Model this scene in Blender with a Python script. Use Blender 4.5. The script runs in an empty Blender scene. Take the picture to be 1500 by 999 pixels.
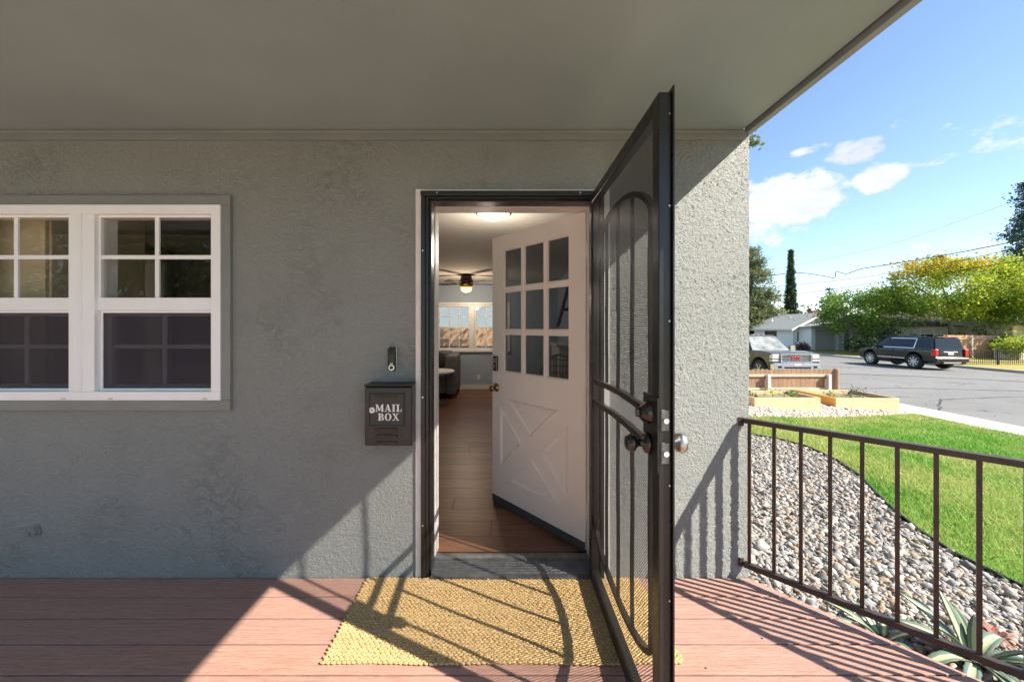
import bpy, bmesh, math, random
import numpy as np
from mathutils import Vector, Matrix, noise as mnoise
from math import sin, cos, pi, radians, sqrt, atan2

SC = bpy.context.scene
COL = SC.collection
random.seed(7)
RNG = np.random.default_rng(11)

# ------------------------------------------------------------------ camera
F, CX, CY, CAMY, CAMZ = 541.7, 737.0, 480.0, -2.044, 1.38     # focal (px of the 1500 px photo), principal point
cam = bpy.data.cameras.new('camera')
cam.sensor_width = 36.0
cam.lens = F / 1500 * 36
cam.shift_x = (750 - CX) / 1500
cam.shift_y = -(499.5 - CY) / 1500
cam.clip_start = 0.02
cam.clip_end = 2000
cam_ob = bpy.data.objects.new('camera', cam)
COL.objects.link(cam_ob)
cam_ob.location = (0, CAMY, CAMZ)
cam_ob.rotation_euler = (pi / 2, 0, 0)
SC.camera = cam_ob

# ------------------------------------------------------------------ light
SUN_DIR = Vector((2.03, -1.0, 1.91)).normalized()             # towards the sun
SUN_EL = math.asin(SUN_DIR.z)
SUN_AZ = atan2(SUN_DIR.x, SUN_DIR.y)
SUN_STRENGTH, SKY_STRENGTH, EXPOSURE = 3.9, 0.082, 1.72

def P(px, py, Y):                                             # photo pixel at wall depth Y -> point
    d = Y - CAMY
    return Vector(((px - CX) * d / F, Y, CAMZ - (py - CY) * d / F))

world = bpy.data.worlds.new('World')
SC.world = world
world.use_nodes = True
def build_world():
    nt = world.node_tree
    N, L = nt.nodes, nt.links
    N.clear()
    out = N.new('ShaderNodeOutputWorld')
    bg = N.new('ShaderNodeBackground')
    bg.inputs['Strength'].default_value = SKY_STRENGTH
    sky = N.new('ShaderNodeTexSky')
    sky.sky_type = 'NISHITA'
    sky.sun_disc = False
    sky.sun_elevation = SUN_EL
    sky.sun_rotation = SUN_AZ
    sky.altitude = 50
    sky.air_density = 0.9
    sky.dust_density = 0.2
    sky.ozone_density = 2.0
    tc = N.new('ShaderNodeTexCoord')
    def math_(op, a, b=None, c=None):
        n = N.new('ShaderNodeMath'); n.operation = op
        for i, v in enumerate((a, b, c)):
            if v is None: continue
            if isinstance(v, (int, float)): n.inputs[i].default_value = v
            else: L.new(v, n.inputs[i])
        return n.outputs[0]
    d = tc.outputs['Generated']
    acc = None
    def dirpx(px, py):
        return Vector(((px - CX) / F, 1, (CY - py) / F)).normalized()
    blobs = [(dirpx(1150, 300), .105, .07, 1.0), (dirpx(1185, 275), .05, .03, .85), (dirpx(1250, 222), .05, .026, .8), (dirpx(1190, 219), .04, .011, .6),
             (dirpx(1288, 262), .042, .03, .8), (dirpx(1478, 196), .06, .035, .62), (dirpx(1400, 362), .09, .02, .6),
             (dirpx(1320, 182), .014, .016, .45), (dirpx(1385, 197), .024, .022, .5), (dirpx(1375, 232), .06, .012, .42), (dirpx(1120, 340), .1, .05, .7)]
    r = random.Random(5)
    for k in range(22):                                       # the same scattered cumulus all round
        az = radians(62 + k * 14.2 + r.uniform(-4, 4)); el = radians(r.uniform(8, 38))
        v = Vector((sin(az) * cos(el), cos(az) * cos(el), sin(el)))
        blobs.append((v, r.uniform(.06, .18), r.uniform(.03, .08), r.uniform(.6, 1)))
    for c, rx, rz, amp in blobs:
        s = N.new('ShaderNodeVectorMath'); s.operation = 'SUBTRACT'
        L.new(d, s.inputs[0]); s.inputs[1].default_value = c
        m = N.new('ShaderNodeVectorMath'); m.operation = 'MULTIPLY'
        L.new(s.outputs[0], m.inputs[0]); m.inputs[1].default_value = (1 / rx, 1 / rx, 1 / rz)
        ln = N.new('ShaderNodeVectorMath'); ln.operation = 'LENGTH'
        L.new(m.outputs[0], ln.inputs[0])
        mr = N.new('ShaderNodeMapRange'); mr.interpolation_type = 'SMOOTHSTEP'
        L.new(ln.outputs['Value'], mr.inputs['Value'])
        mr.inputs['From Min'].default_value = 1.45; mr.inputs['From Max'].default_value = 0.35
        mr.inputs['To Min'].default_value = 0; mr.inputs['To Max'].default_value = amp
        acc = mr.outputs['Result'] if acc is None else math_('MAXIMUM', acc, mr.outputs['Result'])
    mp = N.new('ShaderNodeMapping'); mp.inputs['Scale'].default_value = (1, 1, 1.7)
    L.new(d, mp.inputs['Vector'])
    nz = N.new('ShaderNodeTexNoise'); nz.inputs['Scale'].default_value = 15; nz.inputs['Detail'].default_value = 9
    nz.inputs['Roughness'].default_value = .62; nz.inputs['Distortion'].default_value = .1
    L.new(mp.outputs[0], nz.inputs['Vector'])
    dens = math_('ADD', acc, math_('MULTIPLY', math_('SUBTRACT', nz.outputs['Fac'], .5), 2.1))
    gate = N.new('ShaderNodeMapRange'); gate.interpolation_type = 'SMOOTHSTEP'
    L.new(acc, gate.inputs['Value']); gate.inputs['From Min'].default_value = .05; gate.inputs['From Max'].default_value = .35
    mask = N.new('ShaderNodeMapRange'); mask.interpolation_type = 'SMOOTHSTEP'
    L.new(dens, mask.inputs['Value'])
    mask.inputs['From Min'].default_value = .42; mask.inputs['From Max'].default_value = .82
    mfac = math_('MULTIPLY', math_('MULTIPLY', mask.outputs['Result'], gate.outputs['Result']), .93)
    nz2 = N.new('ShaderNodeTexNoise'); nz2.inputs['Scale'].default_value = 8; nz2.inputs['Detail'].default_value = 4
    L.new(mp.outputs[0], nz2.inputs['Vector'])
    cr = N.new('ShaderNodeValToRGB')
    cr.color_ramp.elements[0].position = .3; cr.color_ramp.elements[0].color = (3.2, 3.35, 3.6, 1)
    cr.color_ramp.elements[1].position = .65; cr.color_ramp.elements[1].color = (4.4, 4.4, 4.4, 1)
    L.new(nz2.outputs['Fac'], cr.inputs[0])
    mx = N.new('ShaderNodeMix'); mx.data_type = 'RGBA'
    L.new(mfac, mx.inputs['Factor']); L.new(sky.outputs[0], mx.inputs['A']); L.new(cr.outputs[0], mx.inputs['B'])
    L.new(mx.outputs['Result'], bg.inputs['Color'])
    L.new(bg.outputs[0], out.inputs['Surface'])
build_world()

sun = bpy.data.lights.new('sun', 'SUN')
sun.energy = SUN_STRENGTH
sun.angle = radians(0.53)
sun.color = (1, .93, .82)
sun_ob = bpy.data.objects.new('sun', sun)
COL.objects.link(sun_ob)
sun_ob.location = (20, -12, 20)
sun_ob.rotation_euler = SUN_DIR.to_track_quat('Z', 'Y').to_euler()

SC.view_settings.view_transform = 'Standard'
SC.view_settings.look = 'None'
SC.view_settings.exposure = EXPOSURE
SC.view_settings.gamma = 1
try:
    SC.cycles.max_bounces = 10; SC.cycles.diffuse_bounces = 6; SC.cycles.transparent_max_bounces = 24
    SC.cycles.glossy_bounces = 4; SC.cycles.transmission_bounces = 6
    SC.cycles.caustics_reflective = False; SC.cycles.caustics_refractive = False
    SC.cycles.sample_clamp_indirect = 6
    SC.cycles.use_denoising = True
except Exception: pass

# ------------------------------------------------------------------ helpers
def link(o, parent=None):
    COL.objects.link(o)
    if parent is not None: o.parent = parent
    return o

def tag(o, label=None, cat=None, group=None, kind=None):
    if label: o['label'] = label
    if cat: o['category'] = cat
    if group: o['group'] = group
    if kind: o['kind'] = kind
    return o

def empty(name, loc=(0, 0, 0), rz=0.0, label=None, cat=None, group=None, kind=None):
    o = bpy.data.objects.new(name, None)
    o.empty_display_size = .2
    o.location = loc; o.rotation_euler = (0, 0, rz)
    link(o)
    return tag(o, label, cat, group, kind)

def copy_tree(o, parent=None):
    c = o.copy(); COL.objects.link(c)
    if parent is not None: c.parent = parent
    for ch in list(o.children): copy_tree(ch, c)
    return c

class MB:
    """collects shapes; build() links them as one mesh object"""
    def __init__(s): s.v = []; s.f = []; s.mi = []; s.cur = 0; s.smooth = []; s.sm = False
    def add(s, vs, fs):
        b = len(s.v); s.v += [tuple(p) for p in vs]
        for f in fs:
            s.f.append(tuple(b + i for i in f)); s.mi.append(s.cur); s.smooth.append(s.sm)
        return s
    def box(s, x0, x1, y0, y1, z0, z1, M=None, bev=0.0):
        bm = bmesh.new()
        bmesh.ops.create_cube(bm, size=1)
        for v in bm.verts:
            v.co = Vector(((x0 + x1) / 2 + v.co.x * (x1 - x0), (y0 + y1) / 2 + v.co.y * (y1 - y0), (z0 + z1) / 2 + v.co.z * (z1 - z0)))
        if bev > 0:
            bmesh.ops.bevel(bm, geom=list(bm.edges), offset=bev, segments=1, affect='EDGES')
        s.from_bm(bm, M); return s
    def from_bm(s, bm, M=None):
        bm.verts.ensure_lookup_table(); bm.verts.index_update()
        s.add([(M @ v.co if M else v.co) for v in bm.verts], [[v.index for v in f.verts] for f in bm.faces])
        bm.free()
    def tube(s, pts, r, n=8, cap=True, sx=1.0):
        pts = [Vector(p) for p in pts]; rings = []
        up = Vector((0, 0, 1))
        for i, p in enumerate(pts):
            t = (pts[min(i + 1, len(pts) - 1)] - pts[max(i - 1, 0)]).normalized()
            a = up if abs(t.dot(up)) < .95 else Vector((1, 0, 0))
            u = t.cross(a).normalized(); w = u.cross(t).normalized()
            rr = r[i] if isinstance(r, (list, tuple)) else r
            rings.append([p + (u * cos(2 * pi * k / n) * sx + w * sin(2 * pi * k / n)) * rr for k in range(n)])
        vs = [q for rg in rings for q in rg]; fs = []
        for i in range(len(pts) - 1):
            for k in range(n):
                fs.append((i * n + k, i * n + (k + 1) % n, (i + 1) * n + (k + 1) % n, (i + 1) * n + k))
        if cap:
            fs.append(tuple(range(n))[::-1]); fs.append(tuple(range((len(pts) - 1) * n, len(pts) * n)))
        s.add(vs, fs); return s
    def bar(s, pts, w, h, side=None):
        """rectangular bar along a path; side = fixed sideways vector of width w"""
        pts = [Vector(p) for p in pts]; vs = []; fs = []
        for i, p in enumerate(pts):
            t = (pts[min(i + 1, len(pts) - 1)] - pts[max(i - 1, 0)]).normalized()
            u = Vector(side) if side is not None else t.cross(Vector((0, 0, 1))).normalized()
            u = (u - t * u.dot(t)).normalized(); q = u.cross(t).normalized()
            vs += [p + u * w / 2 + q * h / 2, p - u * w / 2 + q * h / 2, p - u * w / 2 - q * h / 2, p + u * w / 2 - q * h / 2]
        for i in range(len(pts) - 1):
            for k in range(4):
                fs.append((i * 4 + k, i * 4 + (k + 1) % 4, (i + 1) * 4 + (k + 1) % 4, (i + 1) * 4 + k))
        n = len(pts)
        fs += [(3, 2, 1, 0), (n * 4 - 4, n * 4 - 3, n * 4 - 2, n * 4 - 1)]
        s.add(vs, fs); return s
    def lathe(s, prof, c=(0, 0, 0), axis='z', n=20, M=None, cap=True):
        vs = []; fs = []
        for (r, h) in prof:
            for k in range(n):
                a = 2 * pi * k / n
                x, y = r * cos(a), r * sin(a)
                p = {'z': (x, y, h), 'y': (x, h, y), 'x': (h, x, y)}[axis]
                p = Vector(c) + Vector(p)
                vs.append(M @ p if M else p)
        for i in range(len(prof) - 1):
            for k in range(n):
                fs.append((i * n + k, i * n + (k + 1) % n, (i + 1) * n + (k + 1) % n, (i + 1) * n + k))
        if cap: fs.append(tuple(range(n))); fs.append(tuple(range((len(prof) - 1) * n, len(prof) * n)))
        s.add(vs, fs); return s
    def prism(s, poly, h0, h1, axes='xyz', M=None):
        """poly in the first two axes, extruded along the third"""
        idx = ['xyz'.index(a) for a in axes]
        def mk(a, b, c):
            p = [0, 0, 0]; p[idx[0]] = a; p[idx[1]] = b; p[idx[2]] = c
            p = Vector(p); return M @ p if M else p
        n = len(poly)
        vs = [mk(a, b, h0) for a, b in poly] + [mk(a, b, h1) for a, b in poly]
        fs = [tuple(range(n))[::-1], tuple(range(n, 2 * n))] + [(i, (i + 1) % n, n + (i + 1) % n, n + i) for i in range(n)]
        s.add(vs, fs); return s
    def ball(s, c, r, sub=2, M=None):
        bm = bmesh.new(); bmesh.ops.create_icosphere(bm, subdivisions=sub, radius=1)
        r = r if isinstance(r, (tuple, list)) else (r, r, r)
        for v in bm.verts: v.co = Vector((c[0] + v.co.x * r[0], c[1] + v.co.y * r[1], c[2] + v.co.z * r[2]))
        s.from_bm(bm, M); return s
    def build(s, name, mat, parent=None, loc=None, smooth=False, bevel=0.0, segs=2, fix=True):
        me = bpy.data.meshes.new(name)
        me.from_pydata(s.v, [], s.f)
        for m in (mat if isinstance(mat, (list, tuple)) else [mat]): me.materials.append(m)
        me.polygons.foreach_set('material_index', s.mi)
        if smooth: me.polygons.foreach_set('use_smooth', [True] * len(s.f))
        elif any(s.smooth): me.polygons.foreach_set('use_smooth', s.smooth)
        if fix:
            bm = bmesh.new(); bm.from_mesh(me)
            bmesh.ops.recalc_face_normals(bm, faces=bm.faces[:])
            bm.to_mesh(me); bm.free()
        o = bpy.data.objects.new(name, me)
        if loc is not None: o.location = loc
        link(o, parent)
        if bevel > 0:
            b = o.modifiers.new('bevel', 'BEVEL'); b.width = bevel; b.segments = segs; b.limit_method = 'ANGLE'
            b.angle_limit = radians(40)
        return o

def array_mesh(name, verts, faces_n, mat, parent=None, smooth=False):
    """verts (N,3) numpy; faces all with faces_n verts in order, or an index array (M,k)"""
    me = bpy.data.meshes.new(name)
    nv = len(verts)
    if isinstance(faces_n, int):
        idx = np.arange(nv, dtype=np.int32); k = faces_n; nf = nv // k
    else:
        idx = np.asarray(faces_n, dtype=np.int32); k = idx.shape[1]; nf = idx.shape[0]; idx = idx.ravel()
    me.vertices.add(nv); me.vertices.foreach_set('co', np.asarray(verts, dtype=np.float32).ravel())
    me.loops.add(nf * k); me.loops.foreach_set('vertex_index', idx)
    me.polygons.add(nf); me.polygons.foreach_set('loop_start', np.arange(0, nf * k, k, dtype=np.int32))
    me.polygons.foreach_set('loop_total', np.full(nf, k, dtype=np.int32))
    if smooth: me.polygons.foreach_set('use_smooth', np.ones(nf, dtype=bool))
    me.materials.append(mat)
    me.update(calc_edges=True)
    o = bpy.data.objects.new(name, me)
    return link(o, parent)

# ------------------------------------------------------------------ materials
class NT:
    def __init__(s, name):
        s.m = bpy.data.materials.new(name); s.m.use_nodes = True
        s.N = s.m.node_tree.nodes; s.L = s.m.node_tree.links
        s.N.clear(); s.out = s.N.new('ShaderNodeOutputMaterial')
    def n(s, t, **kw):
        n = s.N.new(t)
        for k, v in kw.items():
            if k.startswith('_'): setattr(n, k[1:], v)
        return n
    def set(s, sock, v):
        if hasattr(v, 'is_output') or hasattr(v, 'links'): s.L.new(v, sock)
        else: sock.default_value = v
    def math(s, op, a, b=0.0, c=0.0):
        n = s.N.new('ShaderNodeMath'); n.operation = op
        for i, v in enumerate((a, b, c)): s.set(n.inputs[i], v)
        return n.outputs[0]
    def coords(s, scale=(1, 1, 1), kind='Object', loc=(0, 0, 0), rot=(0, 0, 0)):
        tc = s.N.new('ShaderNodeTexCoord'); mp = s.N.new('ShaderNodeMapping')
        mp.inputs['Scale'].default_value = scale; mp.inputs['Location'].default_value = loc; mp.inputs['Rotation'].default_value = rot
        s.L.new(tc.outputs[kind], mp.inputs['Vector']); return mp.outputs[0]
    def offset(s, vec, amt=17.0):
        oi = s.N.new('ShaderNodeObjectInfo')
        c = s.N.new('ShaderNodeCombineXYZ')
        for i in range(3): s.L.new(s.math('MULTIPLY', oi.outputs['Random'], amt * (i + 1)), c.inputs[i])
        a = s.N.new('ShaderNodeVectorMath'); a.operation = 'ADD'
        s.L.new(vec, a.inputs[0]); s.L.new(c.outputs[0], a.inputs[1]); return a.outputs[0]
    def noise(s, vec, scale, detail=4, rough=.5, dist=0.0):
        n = s.N.new('ShaderNodeTexNoise'); s.L.new(vec, n.inputs['Vector'])
        n.inputs['Scale'].default_value = scale; n.inputs['Detail'].default_value = detail
        n.inputs['Roughness'].default_value = rough; n.inputs['Distortion'].default_value = dist
        return n.outputs['Fac']
    def voro(s, vec, scale, feature='F1', rnd=1.0):
        n = s.N.new('ShaderNodeTexVoronoi'); n.feature = feature; s.L.new(vec, n.inputs['Vector'])
        n.inputs['Scale'].default_value = scale; n.inputs['Randomness'].default_value = rnd
        return n.outputs['Distance']
    def ramp(s, fac, stops):
        n = s.N.new('ShaderNodeValToRGB'); e = n.color_ramp.elements
        while len(e) < len(stops): e.new(.5)
        for k, (p, c) in enumerate(stops):
            e[k].position = p; e[k].color = (c[0], c[1], c[2], 1) if len(c) == 3 else c
        s.L.new(fac, n.inputs[0]); return n.outputs[0]
    def mr(s, v, a, b, c=0.0, d=1.0, smooth=True):
        n = s.N.new('ShaderNodeMapRange'); n.interpolation_type = 'SMOOTHSTEP' if smooth else 'LINEAR'
        s.L.new(v, n.inputs['Value'])
        for k, x in zip(('From Min', 'From Max', 'To Min', 'To Max'), (a, b, c, d)): n.inputs[k].default_value = x
        return n.outputs['Result']
    def mix(s, f, a, b, mode='MIX'):
        n = s.N.new('ShaderNodeMix'); n.data_type = 'RGBA'; n.blend_type = mode
        s.set(n.inputs['Factor'], f)
        for k, v in (('A', a), ('B', b)):
            if isinstance(v, tuple): v = (v[0], v[1], v[2], 1)
            s.set(n.inputs[k], v)
        return n.outputs['Result']
    def bump(s, h, strength=.5, dist=.01, prev=None):
        n = s.N.new('ShaderNodeBump'); n.inputs['Strength'].default_value = strength; n.inputs['Distance'].default_value = dist
        s.L.new(h, n.inputs['Height'])
        if prev is not None: s.L.new(prev, n.inputs['Normal'])
        return n.outputs[0]
    def bsdf(s, color, rough=.6, metal=0.0, normal=None, spec=.5, emis=None, estr=0.0):
        b = s.N.new('ShaderNodeBsdfPrincipled')
        if isinstance(color, tuple): color = (color[0], color[1], color[2], 1)
        s.set(b.inputs['Base Color'], color); s.set(b.inputs['Roughness'], rough); s.set(b.inputs['Metallic'], metal)
        b.inputs['Specular IOR Level'].default_value = spec
        if normal is not None: s.L.new(normal, b.inputs['Normal'])
        if emis: b.inputs['Emission Color'].default_value = (*emis, 1); b.inputs['Emission Strength'].default_value = estr
        return b
    def done(s, sh):
        s.L.new(sh.outputs[0], s.out.inputs['Surface']); return s.m

def plain(name, color, rough=.6, metal=0.0, var=.12, scale=8.0, bump=.0, bscale=60.0, spec=.5, bdist=.004):
    t = NT(name); v = t.offset(t.coords())
    a = t.noise(v, scale, 5, .6)
    lo = tuple(c * (1 - var) for c in color); hi = tuple(min(1, c * (1 + var)) for c in color)
    c = t.ramp(a, [(.3, lo), (.7, hi)])
    nm = t.bump(t.noise(v, bscale, 4, .6), bump, bdist) if bump else None
    r = t.mr(t.noise(v, scale * 3, 3), .2, .8, max(0, rough - .07), min(1, rough + .07))
    return t.done(t.bsdf(c, r, metal, nm, spec))

def emitter(name, color, strength):
    t = NT(name)
    return t.done(t.bsdf((.8, .8, .8), .4, emis=color, estr=strength))

def stucco(true_relief=False):
    t = NT('stucco_paint'); v = t.coords()
    vs = t.coords((1, 1, 1.35))
    big = t.noise(v, 1.1, 3, .5)
    col = t.ramp(big, [(.3, (.252, .268, .25)), (.7, (.284, .299, .28))])
    flakes = t.mr(t.noise(v, 26, 5, .65), .66, .72)
    col = t.mix(t.math('MULTIPLY', flakes, .12), col, (.45, .46, .43))
    # trowelled skin with torn ragged patches; the pier right of the door carries a heavy dash
    warp = t.noise(vs, 14, 7, .7, .6)
    ridge = t.math('ABSOLUTE', t.math('SUBTRACT', t.noise(vs, 8, 8, .72, .9), .5))
    tears = t.mr(ridge, 0, .022, 1, 0)
    patch = t.mr(t.noise(v, 1.7, 4, .6), .40, .70)
    dash = t.mr(t.noise(t.coords((1, 1, .85)), 56, 6, .66, .3), .38, .60)
    dash2 = t.mr(t.noise(v, 24, 5, .6), .36, .64)
    pits = t.mr(t.noise(v, 120, 4, .65), .30, .46)
    sep = t.n('ShaderNodeSeparateXYZ'); tc = t.n('ShaderNodeTexCoord'); t.L.new(tc.outputs['Object'], sep.inputs[0])
    edge = t.math('ADD', sep.outputs['Z'], t.math('MULTIPLY', t.noise(v, 3, 3), .5))
    heavy = t.math('MULTIPLY', t.mr(sep.outputs['X'], .45, .7, 0, 1.0), t.mr(edge, .95, 1.5, .10, 1))
    comb = t.noise(t.coords((5.5, 1, 17), rot=(0, .3, 0)), 7.5, 5, .62, 1.9)
    h = t.math('ADD', t.math('MULTIPLY', t.math('MULTIPLY', tears, patch), .32), t.math('MULTIPLY', warp, 1.0))
    h = t.math('ADD', h, t.math('MULTIPLY', t.math('ADD', dash, t.math('MULTIPLY', dash2, .6)), t.math('MULTIPLY_ADD', heavy, .34, .26)))
    h = t.math('ADD', h, t.math('MULTIPLY', comb, 1.1))
    h = t.math('ADD', h, t.math('MULTIPLY', pits, t.math('MULTIPLY_ADD', heavy, .25, .12)))
    if true_relief:                                                 # real relief on the finely meshed wall skin
        dn = t.n('ShaderNodeDisplacement'); dn.inputs['Midlevel'].default_value = 1.75; dn.inputs['Scale'].default_value = .0072
        t.L.new(h, dn.inputs['Height']); t.L.new(dn.outputs[0], t.out.inputs['Displacement'])
        t.m.displacement_method = 'BOTH'
        n2 = t.bump(t.noise(v, 210, 4, .65), .5, .002)
    else:
        n2 = t.bump(t.noise(v, 210, 4, .65), .5, .002, t.bump(h, .85, .009))
    return t.done(t.bsdf(col, .36, 0, n2, .5))

def soffit_mat():
    t = NT('soffit_paint'); v = t.coords((1, 1, 1))
    g = t.noise(t.coords((1.2, 11, 1)), 16, 6, .7)
    col = t.ramp(t.noise(v, 1.3, 4, .6), [(.3, (.255, .312, .312)), (.7, (.292, .352, .352))])
    sc = t.mr(t.noise(t.coords((2.2, .8, 1), rot=(0, 0, .9)), 30, 4, .55, 2.6), .715, .75)
    sc2 = t.mr(t.noise(v, 90, 2, .5), .76, .8)
    col = t.mix(t.math('MULTIPLY', t.math('MAXIMUM', sc, sc2), .4), col, (.6, .57, .5))
    nm = t.bump(g, .22, .003, t.bump(t.noise(v, 3.5, 3), .25, .02))
    return t.done(t.bsdf(col, t.mr(t.noise(v, 2.5, 4), .3, .7, .3, .5), 0, nm, .5))

def deck_mat():
    t = NT('deck_composite'); v0 = t.coords(); v = t.offset(t.coords((1, 1, 1)))
    st = t.offset(t.coords((.6, 14, 14)))
    g = t.noise(st, 7, 6, .65, .5)
    g2 = t.noise(t.offset(t.coords((2.6, 44, 44))), 7, 5, .68, .6)
    col = t.ramp(g, [(.25, (.31, .165, .122)), (.5, (.42, .242, .182)), (.8, (.50, .30, .23))])
    col = t.mix(t.mr(g2, .40, .56, .38, 0), col, (.2, .1, .085))
    oi = t.n('ShaderNodeObjectInfo')
    col = t.mix(t.math('MULTIPLY', oi.outputs['Random'], .25), col, (.31, .2, .178))
    stain = t.mr(t.noise(v0, 7, 4, .6), .70, .76)
    col = t.mix(t.math('MULTIPLY', stain, .3), col, (.22, .125, .105))
    h = t.math('ADD', g, t.math('MULTIPLY', g2, .6))
    spk = t.mr(t.noise(v0, 260, 2, .5), .70, .74)
    col = t.mix(t.math('MULTIPLY', spk, .5), col, (.12, .08, .06))
    scuff = t.mr(t.noise(t.coords((2, 6, 1)), 5, 6, .7), .58, .72)
    col = t.mix(t.math('MULTIPLY', scuff, .22), col, (.5, .37, .3))
    nm = t.bump(h, .7, .004)
    return t.done(t.bsdf(col, .62, 0, nm, .35))

def wood_mat(name, c0, c1, axis='x', rough=.65, scale=6.0, bump=.25, spec=.3, jitter=.3, grey=None):
    t = NT(name)
    s = {'x': (.8, 12, 12), 'y': (12, .8, 12), 'z': (12, 12, .8)}[axis]
    v = t.offset(t.coords(s))
    g = t.noise(v, scale, 6, .65, .9)
    col = t.ramp(g, [(.28, c0), (.72, c1)])
    oi = t.n('ShaderNodeObjectInfo')
    dark = tuple(c * .55 for c in c0)
    col = t.mix(t.math('MULTIPLY', oi.outputs['Random'], jitter), col, grey or dark)
    nm = t.bump(g, bump, .003)
    return t.done(t.bsdf(col, rough, 0, nm, spec))

def leaf_mat(name, stops, trans=.35, rough=.55, patch=.35, pscale=.55):
    t = NT(name)
    ge = t.n('ShaderNodeNewGeometry')
    c = t.ramp(ge.outputs['Random Per Island'], stops)
    big = t.noise(t.coords(), pscale, 4)
    c = t.mix(t.mr(big, .38, .66, 0, patch), c, tuple(stops[-1][1]))
    b = t.bsdf(c, rough, 0, None, .35)
    tr = t.n('ShaderNodeBsdfTranslucent'); t.L.new(c, tr.inputs['Color'])
    m = t.n('ShaderNodeMixShader'); m.inputs[0].default_value = trans
    t.L.new(b.outputs[0], m.inputs[1]); t.L.new(tr.outputs[0], m.inputs[2])
    return t.done(m)

def glass_mat(name, tint=(.9, .93, .92), refl=1.0):
    t = NT(name)
    fr = t.n('ShaderNodeFresnel'); ge = t.n('ShaderNodeNewGeometry')
    t.L.new(t.math('ADD', 1.52, t.math('MULTIPLY', ge.outputs['Backfacing'], 1 / 1.52 - 1.52)), fr.inputs['IOR'])   # same sheet reflectance from both sides
    tr = t.n('ShaderNodeBsdfTransparent'); tr.inputs['Color'].default_value = (*tint, 1)
    gl = t.n('ShaderNodeBsdfGlossy'); gl.inputs['Roughness'].default_value = .012
    v = t.coords()
    nm = t.bump(t.noise(v, 2.4, 2), .05, .01)
    t.L.new(nm, gl.inputs['Normal'])
    mx = t.n('ShaderNodeMixShader')
    t.L.new(t.math('MINIMUM', t.math('MULTIPLY', fr.outputs[0], 2.0 * refl), 1.0), mx.inputs[0])
    t.L.new(tr.outputs[0], mx.inputs[1]); t.L.new(gl.outputs[0], mx.inputs[2])
    return t.done(mx)

def screen_mat(name, color, open_):
    """insect screen: threads far finer than a pixel"""
    t = NT(name)
    tr = t.n('ShaderNodeBsdfTransparent')
    b = t.bsdf(color, .6, 0, None, .3)
    mx = t.n('ShaderNodeMixShader'); mx.inputs[0].default_value = open_
    t.L.new(b.outputs[0], mx.inputs[1]); t.L.new(tr.outputs[0], mx.inputs[2])
    return t.done(mx)

def perforated_mat():
    t = NT('perforated_steel')
    sep = t.n('ShaderNodeSeparateXYZ'); tc = t.n('ShaderNodeTexCoord'); t.L.new(tc.outputs['Object'], sep.inputs[0])
    a = t.math('COSINE', t.math('MULTIPLY', sep.outputs['Y'], 2 * pi / .0105))
    b = t.math('COSINE', t.math('MULTIPLY', sep.outputs['Z'], 2 * pi / .0125))
    f = t.math('GREATER_THAN', t.math('MULTIPLY', a, b), -.17)
    tr = t.n('ShaderNodeBsdfTransparent')
    v = t.coords()
    c = t.ramp(t.noise(v, 3, 4), [(.3, (.018, .017, .016)), (.7, (.035, .032, .03))])
    p = t.bsdf(c, .38, 0.0, None, .5)
    mx = t.n('ShaderNodeMixShader')
    t.L.new(f, mx.inputs[0]); t.L.new(p.outputs[0], mx.inputs[1]); t.L.new(tr.outputs[0], mx.inputs[2])
    return t.done(mx)

def ground_mat():
    t = NT('dry_soil'); v = t.coords()
    c = t.ramp(t.noise(v, .35, 6, .6), [(.3, (.17, .13, .085)), (.5, (.25, .2, .11)), (.7, (.2, .2, .085))])
    nm = t.bump(t.noise(v, 9, 6, .65), .5, .04)
    return t.done(t.bsdf(c, .9, 0, nm, .2))

def lawn_mat(name, a, b, c_, dry):
    t = NT(name); v = t.coords()
    c = t.ramp(t.noise(v, 1.2, 6, .65), [(.3, a), (.55, b), (.75, c_)])
    c = t.mix(t.mr(t.noise(v, .5, 5, .6), .52, .66, 0, .8), c, dry)
    nm = t.bump(t.noise(v, 55, 4, .7), .7, .03)
    return t.done(t.bsdf(c, .85, 0, nm, .2))

def asphalt_mat():
    t = NT('asphalt'); v = t.coords()
    c = t.ramp(t.noise(v, .35, 6, .65), [(.3, (.15, .147, .14)), (.7, (.2, .197, .188))])
    sp = t.noise(v, 75, 3, .7)
    c = t.mix(t.mr(sp, .5, .75, 0, .6), c, (.3, .29, .275))
    ridge = t.math('ABSOLUTE', t.math('SUBTRACT', t.noise(t.coords((.5, 1.4, 1)), .33, 4, .6, 1.0), .5))
    crack = t.mr(ridge, 0.0, .0035, 1, 0)
    c = t.mix(t.math('MULTIPLY', crack, .85), c, (.02, .02, .02))
    pt = t.mr(t.noise(t.coords((.25, .9, 1)), .6, 3), .6, .66)
    c = t.mix(t.math('MULTIPLY', pt, .2), c, (.12, .12, .12))
    nm = t.bump(sp, .5, .01)
    return t.done(t.bsdf(c, .85, 0, nm, .3))

def stone_mat(name, stops):
    t = NT(name); ge = t.n('ShaderNodeNewGeometry')
    c = t.ramp(ge.outputs['Random Per Island'], stops)
    v = t.coords()
    c = t.mix(t.mr(t.noise(v, 55, 4, .6), .35, .65, 0, .45), c, (.5, .43, .35), 'MULTIPLY')
    nm = t.bump(t.noise(v, 130, 4, .6), .3, .003)
    return t.done(t.bsdf(c, .7, 0, nm, .3))

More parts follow.
